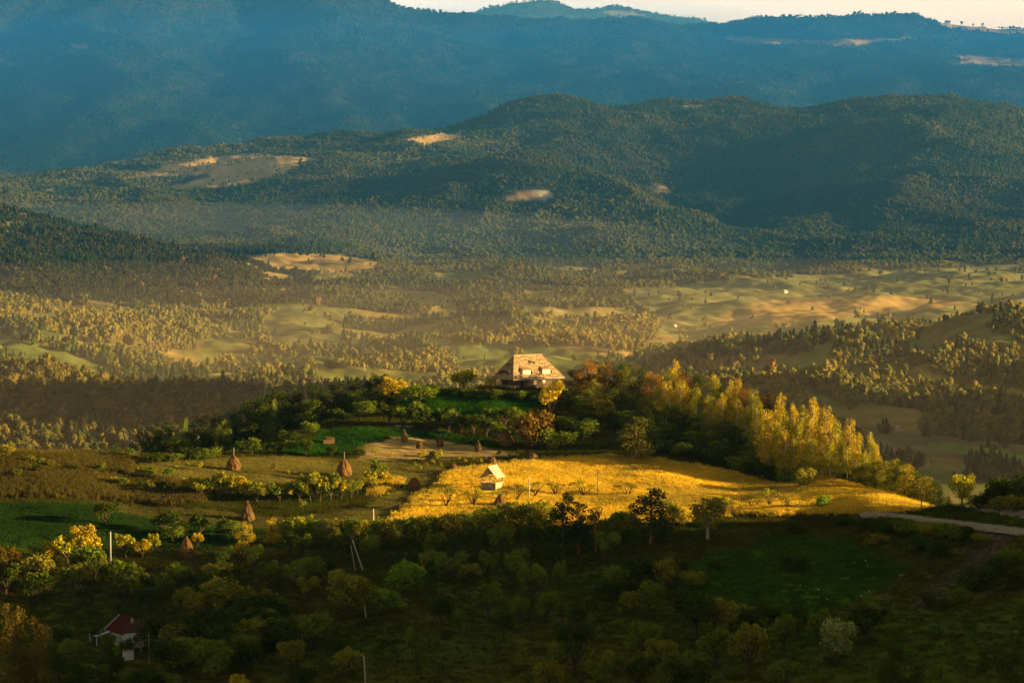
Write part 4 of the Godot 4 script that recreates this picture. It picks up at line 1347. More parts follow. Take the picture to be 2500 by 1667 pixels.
func build_house() -> void:
	mat_of("log")
	var corner := spot(1253.0, 950.0, 600.0, 700.0)
	var r := 648.0
	var d := ray(1253.3, 928.0)
	var k := sqrt(d.x * d.x + d.z * d.z)
	var eave := 3.0
	var at := Vector3(d.x / k * r, d.y / k * r - eave, d.z / k * r)
	var t := thing("shingled_house", "big old log house with a steep shingled roof and porches on the hilltop", "house", at, deg_to_rad(37.6))
	var W := 17.8
	var D := 10.0
	var a := 4.1
	var H := 6.25
	var e := [Vector3(0, eave, 0), Vector3(W, eave, 0), Vector3(W, eave, -D), Vector3(0, eave, -D)]
	var q := [Vector3(a, eave + H, -D / 2), Vector3(W - a, eave + H, -D / 2)]
	var ft := Vector3(0, 0.12, 0)
	var under := Mesher.new()
	for s in [[e[0], e[1], q[1], q[0]], [e[2], e[3], q[0], q[1]], [e[3], e[0], q[0]], [e[1], e[2], q[1]]]:
		var sm := slab(s, ft)
		under.v.append_array(sm.v)
		under.c.append_array(sm.c)
	var roof := put("roof", under.done(), mat_of("beam"), t)
	put("front_shingles", shingles(e[0], e[1], q[1], q[0], 0.36, 0.26, 1), mat_of("shingle"), roof).set_meta("kind", "stuff")
	put("back_shingles", shingles(e[2], e[3], q[0], q[1], 0.36, 0.26, 2), mat_of("shingle"), roof).set_meta("kind", "stuff")
	put("hip_shingles", shingles(e[3], e[0], q[0], q[0], 0.36, 0.26, 3), mat_of("shingle"), roof).set_meta("kind", "stuff")
	put("hip_shingles", shingles(e[1], e[2], q[1], q[1], 0.36, 0.26, 4), mat_of("shingle"), roof).set_meta("kind", "stuff")
	bar(roof, "ridge_board", q[0] + Vector3(-0.1, 0.08, 0), q[1] + Vector3(0.1, 0.08, 0), 0.22, mat_of("shingle"))
	for i in 4:
		bar(roof, "hip_board", e[i] + Vector3(0, 0.06, 0), q[0 if i in [0, 3] else 1] + Vector3(0, 0.06, 0), 0.2, mat_of("shingle"))
	# dormers: two windows and a vent to the front, two to the left
	var fs := H / (D / 2)
	var fr := func(x: float, y: float) -> Transform3D: return Transform3D(Basis(), Vector3(x, eave + y, -y / fs + 0.04))
	dormer(t, "dormer", fr.call(5.4, 1.35), 1.35, 1.25, fs, 0.75, "window", 11)
	dormer(t, "dormer", fr.call(12.2, 1.35), 1.35, 1.25, fs, 0.75, "window", 12)
	dormer(t, "roof_vent", fr.call(8.9, 4.0), 0.5, 0.62, fs, 0.75, "dark", 13)
	var ls := H / a
	var lf := func(z: float, y: float) -> Transform3D: return Transform3D(Basis(Vector3(0, 0, 1), Vector3.UP, Vector3(-1, 0, 0)), Vector3(y / ls - 0.04, eave + y, z))
	dormer(t, "dormer", lf.call(-5.0, 1.25), 1.5, 1.2, ls, 1.0, "redboard", 14)
	dormer(t, "roof_vent", lf.call(-5.0, 3.7), 0.45, 0.6, ls, 0.7, "dark", 15)
	# log body
	var y0 := -0.2
	var plinth := Mesher.new()
	plinth.box(Vector3(0.7, -2.2, -D + 0.8), Vector3(W - 0.9, y0 + 0.5, -0.9))
	put("stone_plinth", plinth.done(), mat_of("stone"), t)
	var body := Mesher.new()
	body.box(Vector3(2.9, y0 + 0.5, -D + 1.3), Vector3(14.6, eave + 0.05, -1.35))
	var wall := put("wall", body.done(), mat_of("log"), t)
	var g := RandomNumberGenerator.new()
	g.seed = 5
	var logs := Mesher.new()
	for i in 9:
		var y := y0 + 0.66 + i * 0.31
		var tone := g.randf_range(0.75, 1.25)
		logs.tube(Vector3(2.5, y, -1.32), Vector3(15.0, y, -1.32), 0.155, 0.155, Color(tone, tone, tone), 8)
		logs.tube(Vector3(2.87, y + 0.15, -0.95), Vector3(2.87, y + 0.15, -D + 1.0), 0.155, 0.155, Color(tone, tone, tone) * 0.95, 8)
	put("logs", logs.done(), mat_of("log"), wall).set_meta("kind", "stuff")
	var door := Mesher.new()
	door.box(Vector3(3.3, y0 + 0.5, -1.2), Vector3(4.4, y0 + 2.6, -1.13))
	put("door", door.done(), mat_of("dark"), t)
	for x in [8.3, 11.4]:
		var fm := Mesher.new()
		fm.box(Vector3(x - 0.45, y0 + 1.75, -1.17), Vector3(x + 0.45, y0 + 2.75, -1.11))
		var win := put("window", fm.done(), mat_of("window"), t)
		var pm := Mesher.new()
		pm.box(Vector3(x - 0.32, y0 + 1.9, -1.11), Vector3(x + 0.32, y0 + 2.6, -1.10))
		put("pane", pm.done(), M.pane, win)
	# porch: deck, posts, rail
	var deck := Mesher.new()
	deck.box(Vector3(0.6, y0 + 0.5, -D + 0.7), Vector3(W - 0.8, y0 + 0.62, -0.7))
	put("porch_floor", deck.done(), mat_of("board"), t)
	var ring := [Vector3(0.8, 0, -D + 0.9), Vector3(0.8, 0, -7.0), Vector3(0.8, 0, -4.9), Vector3(0.8, 0, -2.8), Vector3(0.8, 0, -0.9), Vector3(2.9, 0, -0.9), Vector3(14.9, 0, -0.9), Vector3(16.8, 0, -0.9), Vector3(16.8, 0, -D + 0.9)]
	for p in ring:
		bar(t, "porch_post", p + Vector3(0, y0 - 1.4 if p.x < 1.0 or p.x > 16 else y0 + 0.6, 0), p + Vector3(0, eave - 0.1, 0), 0.17, mat_of("beam"))
	for i in 8:
		if i == 5:
			continue
		for y in [0.75, 1.5]:
			bar(t, "porch_rail", ring[i] + Vector3(0, y0 + y, 0), ring[i + 1] + Vector3(0, y0 + y, 0), 0.09, mat_of("board"))
		var n := int((ring[i + 1] - ring[i]).length() / 0.3)
		var mm := Mesher.new()
		for j in range(1, n):
			var b: Vector3 = ring[i].lerp(ring[i + 1], float(j) / n)
			mm.box(b + Vector3(-0.04, y0 + 0.7, -0.04), b + Vector3(0.04, y0 + 1.5, 0.04))
		put("balusters", mm.done(), mat_of("board"), t).set_meta("kind", "stuff")
	bar(t, "eave_beam", Vector3(0.8, eave - 0.05, -0.9), Vector3(16.8, eave - 0.05, -0.9), 0.2, mat_of("beam"))
	bar(t, "eave_beam", Vector3(0.8, eave - 0.05, -0.9), Vector3(0.8, eave - 0.05, -D + 0.9), 0.2, mat_of("beam"))
	bar(t, "gutter", Vector3(0, eave - 0.02, 0.06), Vector3(W, eave - 0.02, 0.06), 0.12, mat_of("tin"))
	var basket := Mesher.new()
	basket.tube(Vector3(8.4, y0 + 0.6, -0.4), Vector3(8.4, y0 + 2.1, -0.4), 0.2, 0.14, Color.WHITE, 8)
	put("hanging_cloth", basket.done(), mat_of("white"), t)

func build_shelter() -> void:
	var at := spot(1209.7, 1198.0)
	var t := thing("hay_shelter", "small open wooden shelter with a grey board roof standing on the golden meadow", "shelter", at + Vector3(0, 0.25, 0), deg_to_rad(-24.6))
	var w := 3.3
	var l := 4.0
	var h := 3.05
	var rise := 1.95
	var posts := [Vector3(0, 0, 0), Vector3(-w, 0, 0), Vector3(-w, 0, -l), Vector3(0, 0, -l), Vector3(-w * 0.37, 0, 0)]
	for p in posts:
		bar(t, "post", p + Vector3(0, -0.9, 0), p + Vector3(0, h, 0), 0.17, mat_of("board"))
	for i in 4:
		bar(t, "beam", posts[i] + Vector3(0, h - 0.05, 0), posts[(i + 1) % 4] + Vector3(0, h - 0.05, 0), 0.13, mat_of("board"))
		bar(t, "rail", posts[i] + Vector3(0, 1.45, 0), posts[(i + 1) % 4] + Vector3(0, 1.45, 0), 0.10, mat_of("board"))
	var o := 0.45
	var roof := Node3D.new()
	roof.name = "roof"
	t.add_child(roof)
	var g := RandomNumberGenerator.new()
	g.seed = 9
	var n := 12
	for s in [0, 1]:
		for i in n:
			var z0 := lerpf(o, -l - o, float(i) / n)
			var z1 := lerpf(o, -l - o, (i + 0.94) / n)
			var top := Vector3(-w / 2, h + rise, 0)
			var low := Vector3(o, h - rise * o / (w / 2), 0) if s == 0 else Vector3(-w - o, h - rise * o / (w / 2), 0)
			var dz := g.randf_range(-0.04, 0.04)
			var m := slab([low + Vector3(0, dz, z0), low + Vector3(0, dz, z1), top + Vector3(0, 0, z1), top + Vector3(0, 0, z0)], Vector3(0, 0.05, 0), Color.WHITE * g.randf_range(0.8, 1.2))
			put("roof_board", m.done(), mat_of("greywood"), roof)
	bar(roof, "ridge_board", Vector3(-w / 2, h + rise + 0.04, o), Vector3(-w / 2, h + rise + 0.04, -l - o), 0.2, mat_of("greywood"))
	for s in [[Vector3(0, h, 0), Vector3(-w / 2, h + rise - 0.1, 0)], [Vector3(-w, h, 0), Vector3(-w / 2, h + rise - 0.1, 0)], [Vector3(0, h, -l), Vector3(-w / 2, h + rise - 0.1, -l)], [Vector3(-w, h, -l), Vector3(-w / 2, h + rise - 0.1, -l)]]:
		bar(t, "rafter", s[0], s[1], 0.12, mat_of("board"))
	var gb := slab([Vector3(-w, h, -l - 0.08), Vector3(0, h, -l - 0.08), Vector3(-w / 2, h + rise - 0.1, -l - 0.08)], Vector3(0, 0, 0.05))
	put("back_gable", gb.done(), mat_of("board"), t)
	for i in 11:
		var x := -w * (i + 0.5) / 11.0
		var m := Mesher.new()
		m.box(Vector3(x - 0.135, 0.05 + g.randf() * 0.1, -0.12), Vector3(x + 0.135, 1.42, -0.09), Color.WHITE * g.randf_range(0.7, 1.25))
		put("plank", m.done(), mat_of("greywood"), t)
	for i in 12:
		var z := -l * (i + 0.5) / 12.0
		var m := Mesher.new()
		m.box(Vector3(-0.10, 0.05 + g.randf() * 0.1, z - 0.15), Vector3(-0.07, 1.42, z + 0.15), Color.WHITE * g.randf_range(0.8, 1.2))
		put("plank", m.done(), mat_of("board"), t)
	for s in [[-w, -w * 0.37], [-w * 0.37, 0.0]]:
		bar(t, "brace", Vector3(s[0], 0.15, 0.05), Vector3(s[1], 1.4, 0.05), 0.09, mat_of("beam"))
		bar(t, "brace", Vector3(s[1], 0.15, 0.10), Vector3(s[0], 1.4, 0.10), 0.09, mat_of("beam"))
	var fl := Mesher.new()
	fl.box(Vector3(-w, -0.1, -l), Vector3(0, 0.04, 0))
	put("floor", fl.done(), mat_of("beam"), t)
	bar(t, "ridge_pole", Vector3(-w / 2, h + rise, -l - o), Vector3(-w / 2 + 0.2, h + rise + 0.5, -l - o - 0.2), 0.1, mat_of("beam"))

func build_white_house() -> void:
	var r := 407.0
	var d := ray(331.0, 1514.0)
	var k := sqrt(d.x * d.x + d.z * d.z)
	var peak := Vector3(d.x / k * r, d.y / k * r, d.z / k * r)
	# along the ridge, away from the near gable, and across it to the right
	var turn := atan2(-3.3, -5.3)
	var t := thing("white_house", "small whitewashed cottage with a dark red roof among the dark trees", "house", peak - Vector3(0, 4.9, 0), turn)
	# local: +z away from the near gable ... the ridge runs from z = 0 to z = L
	var L := 6.6
	var b := 2.75
	var rise := 2.2
	var ridge := 4.9
	var eave := ridge - rise
	for s in [-1.0, 1.0]:
		var n := 11
		var roof := Node3D.new()
		roof.name = "roof_slope"
		t.add_child(roof, true)
		for i in n:
			var z0 := lerpf(-0.35, L + 0.35, float(i) / n)
			var z1 := lerpf(-0.35, L + 0.35, (i + 0.97) / n)
			var m := slab([Vector3(s * b, eave, z0), Vector3(0, ridge, z0), Vector3(0, ridge, z1), Vector3(s * b, eave, z1)], Vector3(0, 0.06, 0))
			put("roof_sheet", m.done(), mat_of("red"), roof)
			bar(roof, "seam", Vector3(s * b, eave + 0.03, z0), Vector3(0, ridge + 0.03, z0), 0.05, mat_of("red"))
	bar(t, "ridge_cap", Vector3(0, ridge + 0.03, -0.4), Vector3(0, ridge + 0.03, L + 0.4), 0.16, mat_of("red"))
	for z in [-0.38, L + 0.38]:
		for s in [-1.0, 1.0]:
			bar(t, "bargeboard", Vector3(s * b, eave - 0.05, z), Vector3(0, ridge - 0.05, z), 0.06, mat_of("white" if z > 0 else "beam"), 0.3)
	var hw := b - 0.45
	var wall := Mesher.new()
	wall.box(Vector3(-hw, -1.2, 0.0), Vector3(hw, eave + 0.1, L))
	put("wall", wall.done(), mat_of("white"), t)
	for z in [0.0, L]:
		var gm := slab([Vector3(-hw, eave + 0.1, z), Vector3(0, ridge - 0.15, z), Vector3(hw, eave + 0.1, z)], Vector3(0, 0, 0.04))
		put("gable", gm.done(), mat_of("beam"), t)
	for z in [1.5, 3.3, 5.1]:
		for s in [-1.0, 1.0]:
			var m := Mesher.new()
			m.box(Vector3(s * hw - 0.04, 0.9, z - 0.5), Vector3(s * hw + 0.04, 2.1, z + 0.5))
			var win := put("window", m.done(), mat_of("beam"), t)
			var p := Mesher.new()
			p.box(Vector3(s * hw - 0.05, 1.0, z - 0.4), Vector3(s * hw + 0.05, 2.0, z + 0.4))
			put("pane", p.done(), M.pane, win)
	var m2 := Mesher.new()
	m2.box(Vector3(-0.5, 0.9, -0.04), Vector3(0.5, 2.0, 0.04))
	var w2 := put("window", m2.done(), mat_of("beam"), t)
	var p2 := Mesher.new()
	p2.box(Vector3(-0.4, 1.0, -0.05), Vector3(0.4, 1.9, 0.05))
	put("pane", p2.done(), M.pane, w2)
	var ch := Mesher.new()
	ch.box(Vector3(0.3, ridge - 0.6, 0.2), Vector3(0.7, ridge + 0.35, 0.6))
	put("chimney", ch.done(), mat_of("stone"), t)
	# porch with a tin roof on the left side, far end
	var side := 1.0
	var pr := Node3D.new()
	pr.name = "porch_roof"
	t.add_child(pr)
	for i in 7:
		var z0 := lerpf(L - 2.2, L + 1.2, i / 7.0)
		var z1 := lerpf(L - 2.2, L + 1.2, (i + 0.95) / 7.0)
		put("roof_sheet", slab([Vector3(side * (b + 2.6), eave - 0.75, z0), Vector3(side * (b - 0.3), eave - 0.05, z0), Vector3(side * (b - 0.3), eave - 0.05, z1), Vector3(side * (b + 2.6), eave - 0.75, z1)], Vector3(0, 0.05, 0)).done(), mat_of("tin"), pr)
	for z in [L - 2.0, L + 1.0]:
		bar(t, "porch_post", Vector3(side * (b + 2.4), -1.2, z), Vector3(side * (b + 2.4), eave - 0.75, z), 0.14, mat_of("white"))
	bar(t, "porch_post", Vector3(side * (b - 0.2), -1.2, L - 2.4), Vector3(side * (b - 0.2), eave, L - 2.4), 0.14, mat_of("white"))
	var pw := Mesher.new()
	pw.box(Vector3(side * hw, -1.2, L - 0.1), Vector3(side * (b + 2.3), eave - 0.9, L + 0.9))
	put("porch_wall", pw.done(), mat_of("beam"), t)
	# low annex in front of the cottage
	var ap := spot(313.0, 1612.0)
	var an := thing("whitewashed_wall", "low whitewashed yard wall below the red roofed cottage", "wall", ap, turn)
	var am := Mesher.new()
	am.box(Vector3(-0.9, -0.4, 0), Vector3(0.9, 1.5, 0.4))
	put("wall_block", am.done(), mat_of("white"), an)
	var cap := Mesher.new()
	cap.box(Vector3(-1.0, 1.5, -0.08), Vector3(1.0, 1.6, 0.48))
	put("coping", cap.done(), mat_of("stone"), an)

# ---- hay ----
func hay(profile: Array, seed_: int, ragged := 0.07) -> ArrayMesh:
	var g := RandomNumberGenerator.new()
	g.seed = seed_
	var m := Mesher.new()
	var n := 22
	var rows := []
	var nn := noise(seed_, 1.6, 3)
	for j in profile.size():
		var row := []
		for i in n:
			var a := TAU * i / n
			var p := Vector3(cos(a) * profile[j][1], profile[j][0], sin(a) * profile[j][1])
			p *= Vector3(1, 1, 1) + Vector3(1, 0.3, 1) * nn.get_noise_3d(p.x, p.y * 1.3, p.z) * 0.22
			row.append(p)
		rows.append(row)
	for j in profile.size() - 1:
		for i in n:
			var k := g.randf_range(0.8, 1.2)
			m.quad(rows[j][i], rows[j + 1][i], rows[j + 1][(i + 1) % n], rows[j][(i + 1) % n], Color(k, k, k))
	for q in 900:
		var t := g.randf() * (profile.size() - 1)
		var j := int(t)
		var a := g.randf() * TAU
		var y := lerpf(profile[j][0], profile[j + 1][0], t - j)
		var rad: float = lerpf(profile[j][1], profile[j + 1][1], t - j)
		var p := Vector3(cos(a) * rad, y, sin(a) * rad)
		p *= Vector3.ONE + Vector3(1, 0.3, 1) * nn.get_noise_3d(p.x, p.y * 1.3, p.z) * 0.22
		var out := Vector3(cos(a), -0.9 + g.randfn() * 0.5, sin(a)).normalized()
		var e := out * g.randf_range(0.1, 0.3)
		var f := out.cross(Vector3(g.randfn(), g.randfn(), g.randfn())).normalized() * 0.035
		var k := g.randf_range(0.75, 1.3)
		m.leaf(p + e * 0.5, e * 0.5, f, Color(k, k, k * 0.9))
	return m.done()

func haystack(px: float, py: float, hpx: float, wpx: float, label: String, mat: String, profile: Array, pole: float, seed_: int, group := "") -> Node3D:
	var p := spot(px, py)
	var k := Vector2(p.x, p.z).length() / F
	var h := hpx * k
	var w := wpx * k / 2.0
	var pr := []
	for q in profile:
		pr.append([q[0] * h, q[1] * w])
	var t := thing("haystack", label, "haystack", p - Vector3(0, 0.1, 0), 0.0, group)
	put("hay", hay(pr, seed_), mat_of(mat), t)
	if pole > 0.0:
		bar(t, "centre_pole", Vector3(0, 0, 0), Vector3(0.05, h + pole * k, 0), 0.13, mat_of("pole"))
	return t

func build_haystacks() -> void:
	var onion := [[0.0, 0.80], [0.12, 0.92], [0.3, 1.0], [0.48, 0.93], [0.64, 0.78], [0.8, 0.54], [0.92, 0.28], [1.0, 0.05]]
	var cone := [[0.0, 0.92], [0.15, 1.0], [0.35, 0.88], [0.55, 0.66], [0.75, 0.4], [0.9, 0.2], [1.0, 0.04]]
	var dome := [[0.0, 0.95], [0.2, 1.0], [0.45, 0.92], [0.68, 0.74], [0.86, 0.48], [0.96, 0.24], [1.0, 0.03]]
	var step := [[0.0, 0.96], [0.25, 0.95], [0.30, 1.0], [0.5, 0.9], [0.7, 0.66], [0.85, 0.42], [0.95, 0.2], [1.0, 0.04]]
	var poled := "haystacks built round a centre pole"
	haystack(570, 1147, 36, 35, "round haystack with a thin pole on the far mown hay meadow", "hay", onion, 20, 1, poled)
	var a := haystack(840, 1162, 42, 37, "sunlit haystack with a pole and leaning props at the mown meadow's edge", "hay", onion, 18, 2, poled)
	for s in [-2.4, -1.9]:
		bar(a, "prop", Vector3(s - 0.6, 0, 0.6), Vector3(s * 0.35, 2.6, 0.3), 0.09, mat_of("pole"))
	haystack(604, 1270, 46, 35, "dark pointed haystack below the left orchard row", "haydark", cone, 3, 3, poled)
	haystack(580, 1269, 10, 14, "small dark heap of hay beside the dark pointed haystack", "haydark", dome, 0, 4)
	haystack(455, 1360, 50, 35, "brown stepped haystack on the field strip left of the hedgerow", "hay", step, 2, 5, poled)
	haystack(1237, 1087, 41, 37, "tall haystack with a long pole in the shade below the house", "hay", onion, 22, 6, poled)
	haystack(1011, 1194, 30, 31, "dome of hay on the mown strip left of the shelter", "hay", dome, 0, 7)
	haystack(1107, 1151, 22, 22, "small dome of hay at the upper meadow corner", "hay", dome, 0, 8)
	haystack(1094, 1151, 14, 8, "thin dark sheaf leaning by the small dome of hay", "haydark", cone, 0, 9)
	var arch := haystack(1201, 1137, 24, 26, "hay draped over a rack with an open side behind the shelter", "hay", dome, 0, 10)
	bar(arch, "rack_post", Vector3(-1.5, 0, 0.2), Vector3(-1.3, 2.1, 0.2), 0.16, mat_of("pole"))
	haystack(1186, 1137, 18, 10, "narrow hay flap left of the draped hay rack", "haydark", cone, 0, 11)
	haystack(1300, 1127, 23, 33, "ragged brown hay heap at the top of the golden meadow", "haydark", dome, 0, 12)
	haystack(1221, 1240, 36, 37, "pointed haystack half hidden in front of the shelter", "hay", cone, 5, 13, poled)
	haystack(1251, 1240, 16, 36, "low mound of loose hay beside the half hidden haystack", "hay", dome, 0, 14)
	var bx := spot(801, 1086)
	var bt := thing("hay_cart", "boxy reddish hay load standing on the green crop strip", "hay load", bx, 0.3)
	var m := Mesher.new()
	m.box(Vector3(-1.4, 0.3, -0.9), Vector3(1.4, 1.7, 0.9))
	put("hay_block", m.done(), mat_of("haydark"), bt)
	put("loose_top", hay([[1.6, 1.4], [1.8, 1.2], [1.95, 0.6], [2.0, 0.1]], 15), mat_of("haydark"), bt)
	for s in [-1.0, 1.0]:
		bar(bt, "leg", Vector3(s * 1.1, -0.2, 0.7), Vector3(s * 1.1, 0.4, 0.7), 0.15, mat_of("beam"))
	# hay hung on single poles
	var i := 0
	var words := ["topmost, on a bare stake at the tan field's upper edge", "behind the left yellow sapling", "in the middle of the tan field's edge", "at the right end of the tan field"]
	for q in [[987, 1084, 34, 15], [1024, 1099, 24, 15], [1074.5, 1095, 32, 16], [1167.5, 1106, 28, 15]]:
		var p := spot(q[0], q[1])
		var k := Vector2(p.x, p.z).length() / F
		var t := thing("hay_pole", "slim cone of hay " + words[i], "hay pole", p, 0.0, "slim hay cones on poles")
		var h: float = q[2] * k
		var w: float = q[3] * k / 2.0
		put("hay", hay([[0.15 * h, 0.7 * w], [0.35 * h, 1.0 * w], [0.6 * h, 0.95 * w], [0.85 * h, 0.5 * w], [1.0 * h, 0.05 * w]], 20 + i), mat_of("haydark"), t)
		bar(t, "stake", Vector3(0, -1.2 if i == 0 else -0.3, 0), Vector3(0, h + 0.3, 0), 0.1, mat_of("pole"))
		i += 1

# ---- poles, wires, fences ----
func pole(px: float, foot: float, top: float, label: String, mat: String, wide := 0.26, lean_px := 0.0, lights := true) -> Vector3:
	var p := spot(px, foot)
	var k := Vector2(p.x, p.z).length() / F
	var t := thing("pole", label, "pole", p, 0.0, "poles on the hillside")
	var h := (foot - top) * k
	var m := Mesher.new()
	m.tube(Vector3(0, -0.5, 0), Vector3(lean_px * k, h, 0), wide * 0.6, wide * 0.42, Color.WHITE, 8)
	put("shaft", m.done(), mat_of(mat), t)
	if lights and h > 5.0:
		bar(t, "crossarm", Vector3(lean_px * k - 0.45, h - 0.35, 0.1), Vector3(lean_px * k + 0.45, h - 0.35, 0.1), 0.09, mat_of("beam"))
		for s in [-0.4, 0.4]:
			var q := Mesher.new()
			q.tube(Vector3(lean_px * k + s, h - 0.3, 0.1), Vector3(lean_px * k + s, h - 0.1, 0.1), 0.05, 0.04, Color.WHITE, 6)
			put("insulator", q.done(), mat_of("white"), t)
	return p + Vector3(lean_px * k, h - 0.1, 0)

func build_poles() -> void:
	pole(269, 1395, 1298, "pale concrete pole with a sunlit top on the left field strip", "pole", 0.3, 0.0, false)
	var a := pole(911, 1278, 1242, "short pale post at the left end of the central hedgerow", "pole", 0.34, 0.0, false)
	var b := pole(976, 1268, 1226, "thin brown post right of the short pale post", "brownpole", 0.16, 0.0, false)
	var w := thing("wire", "slack wire strung between the two posts above the hedgerow", "wire", a)
	var m := Mesher.new()
	for i in 8:
		var f := func(t: float) -> Vector3: return (b - a) * t - Vector3(0, 1.2 * t * (1.0 - t), 0)
		m.tube(f.call(i / 8.0), f.call((i + 1) / 8.0), 0.025, 0.025, Color.WHITE, 4)
	put("strand", m.done(), mat_of("wire"), w)
	pole(1292, 1222, 1166, "pale sunlit pole right of the shelter", "pole", 0.26, 0.0, false)
	pole(1459, 1214, 1149, "slender brown pole in the middle of the golden meadow", "brownpole", 0.17, 0.0, false)
	pole(1804, 1238, 1184, "slender brown pole near the lower trees of the meadow", "brownpole", 0.17, 0.0, false)
	pole(1948, 1247, 1219, "short leaning fence post at the meadow's shadow line", "pole", 0.2, 5.0, false)
	pole(2250.7, 1248, 1186, "reddish brown pole beside the road end", "brownpole", 0.22)
	pole(889, 1396, 1317, "grey pole leaning strongly to one side in the hedgerow", "pole", 0.24, -29.0, false)
	pole(868, 1394, 1330, "thin grey strut under the strongly leaning pole", "pole", 0.12, -12.0, false)
	pole(894, 1508, 1424, "grey pole rising behind the big rounded tree", "pole", 0.24, -11.0, false)
	pole(894, 1700, 1600, "grey pole standing at the bottom edge of the orchard", "pole", 0.24, -6.0, false)
	pole(363, 1622, 1543, "thin pale pole beside the gable of the white cottage", "pole", 0.08, 0.0, false)

func build_small_things() -> void:
	# rail fence by the crest row
	var fa := spot(872, 1008)
	var fb := spot(904, 1000)
	var t := thing("rail_fence", "short weathered rail fence against the dark crest row", "fence", fa)
	var d := fb - fa
	for i in 4:
		bar(t, "post", d * (i / 3.0) + Vector3(0, -0.3, 0), d * (i / 3.0) + Vector3(0, 1.5, 0), 0.12, mat_of("greywood"))
	for y in [0.5, 0.95, 1.35]:
		bar(t, "rail", Vector3(0, y, 0.08), d + Vector3(0, y, 0.08), 0.1, mat_of("greywood"))
	var n := 0
	for q in [[973, 1043, "left"], [996, 1044, "right"]]:
		var p := spot(q[0], q[1])
		var l := thing("log_pile", "pale stack of poles lying under the orchard row, the %s one of two" % q[2], "log pile", p, 0.1, "pale pole stacks")
		for i in 5:
			bar(l, "log", Vector3(-1.0, 0.12 + 0.16 * (i / 2), 0.2 * (i % 2)), Vector3(1.0, 0.16 + 0.16 * (i / 2), 0.2 * (i % 2)), 0.14, mat_of("greywood"))
	var p := spot(1411, 984)
	var bo := thing("pale_boulder", "pale grey boulder glimpsed in the gap between wood and house tree", "boulder", p)
	put("rock", boulder(3, 1.5), mat_of("rock"), bo)
	p = spot(1406, 1018)
	bo = thing("white_stone", "small white stone on the slope under the wood", "stone", p)
	put("rock", boulder(4, 0.35), mat_of("white"), bo)
	p = spot(109, 1388)
	bo = thing("white_trough", "small white trough among the bushes at far left", "trough", p)
	var m := Mesher.new()
	m.box(Vector3(-0.55, 0, -0.3), Vector3(0.55, 0.12, 0.3))
	put("base", m.done(), mat_of("white"), bo)
	for s in [[Vector3(-0.55, 0.12, -0.3), Vector3(0.55, 0.6, -0.22)], [Vector3(-0.55, 0.12, 0.22), Vector3(0.55, 0.6, 0.3)], [Vector3(-0.55, 0.12, -0.22), Vector3(-0.47, 0.6, 0.22)], [Vector3(0.47, 0.12, -0.22), Vector3(0.55, 0.6, 0.22)]]:
		m = Mesher.new()
		m.box(s[0], s[1])
		put("side", m.done(), mat_of("white"), bo)
	# stones
	var scree := []
	var pale := []
	var area := poly([2225,1480, 2290,1420, 2330,1375, 2370,1320, 2400,1290, 2490,1300, 2440,1360, 2380,1405, 2300,1455, 2260,1500])
	var bank := poly([2345,1238, 2390,1222, 2470,1226, 2530,1246, 2530,1266, 2420,1254])
	var patch := poly([1900,1330, 2150,1330, 2220,1400, 2150,1480, 1950,1470])
	for i in 5200:
		var q := Vector2(rng.randf_range(1900, 2530), rng.randf_range(1215, 1510))
		var s := rng.randf_range(0.05, 0.22)
		if rng.randf() < 0.04:
			s *= 2.4
		var k := rng.randf_range(0.7, 1.3)
		if Geometry2D.is_point_in_polygon(q, area) or Geometry2D.is_point_in_polygon(q, bank):
			scree.append([spot(q.x, q.y), s, s * rng.randf_range(0.9, 1.5), rng.randf() * TAU, Color(0.20, 0.17, 0.13) * k])
		elif i % 40 == 0 and Geometry2D.is_point_in_polygon(q, patch):
			pale.append([spot(q.x, q.y), s * 1.2, s * 1.8, rng.randf() * TAU, Color(0.35, 0.35, 0.3) * k])
	scatter("scree", "loose pale stones on the eroded slope below the road", boulder(7, 1.0), scree)
	scatter("white_stones", "scattered whitish stones on the bright green patch", boulder(8, 1.0), pale)
	# far houses in the valley
	var far := [[1991, 724, 3400.0, 5.5, "tiny white house with a grey roof high on the far plain"], [1648, 799, 2750.0, 6.0, "tiny white gabled house by the tan valley field"], [2446, 754, 3000.0, 6.0, "tiny white house at the far right of the plain"], [276, 910, 2050.0, 4.5, "tiny sunlit white house below the green lit slope"], [2193, 1047, 1520.0, 3.5, "tiny white shed in the dull field at lower right"], [1546, 778, 2900.0, 10.0, "grey roofed farmhouse among trees in mid valley"], [1335, 826, 2500.0, 7.0, "grey roofed house under the trees behind the shingled house"], [778, 667, 3900.0, 12.0, "long grey barn on the tan meadow of the far plateau"], [1918, 715, 3600.0, 8.0, "small grey roof left of the white house on the plain"]]
	for f in far:
		var q := spot(f[0], f[1], 1300.0, 4400.0)
		var s: float = f[3] * 0.7
		var h := thing("valley_house", f[4], "house", q, rng.randf_range(0.2, 0.9), "small far houses in the valley")
		var wl := Mesher.new()
		wl.box(Vector3(-s / 2, -1.5, -s * 0.35), Vector3(s / 2, s * 0.42, s * 0.35))
		put("wall", wl.done(), mat_of("white"), h)
		for g in [-1.0, 1.0]:
			var rf := slab([Vector3(-s * 0.56, s * 0.40, g * s * 0.42), Vector3(s * 0.56, s * 0.40, g * s * 0.42), Vector3(s * 0.56, s * 0.78, 0), Vector3(-s * 0.56, s * 0.78, 0)], Vector3(0, 0.1, 0))
			put("roof", rf.done(), mat_of("white" if f[4].contains("gabled") or f[4].contains("shed") else "tin"), h)
			put("gable", slab([Vector3(g * s / 2, s * 0.42, -s * 0.35), Vector3(g * s / 2, s * 0.42, s * 0.35), Vector3(g * s / 2, s * 0.72, 0)], Vector3(0.05, 0, 0)).done(), mat_of("white"), h)
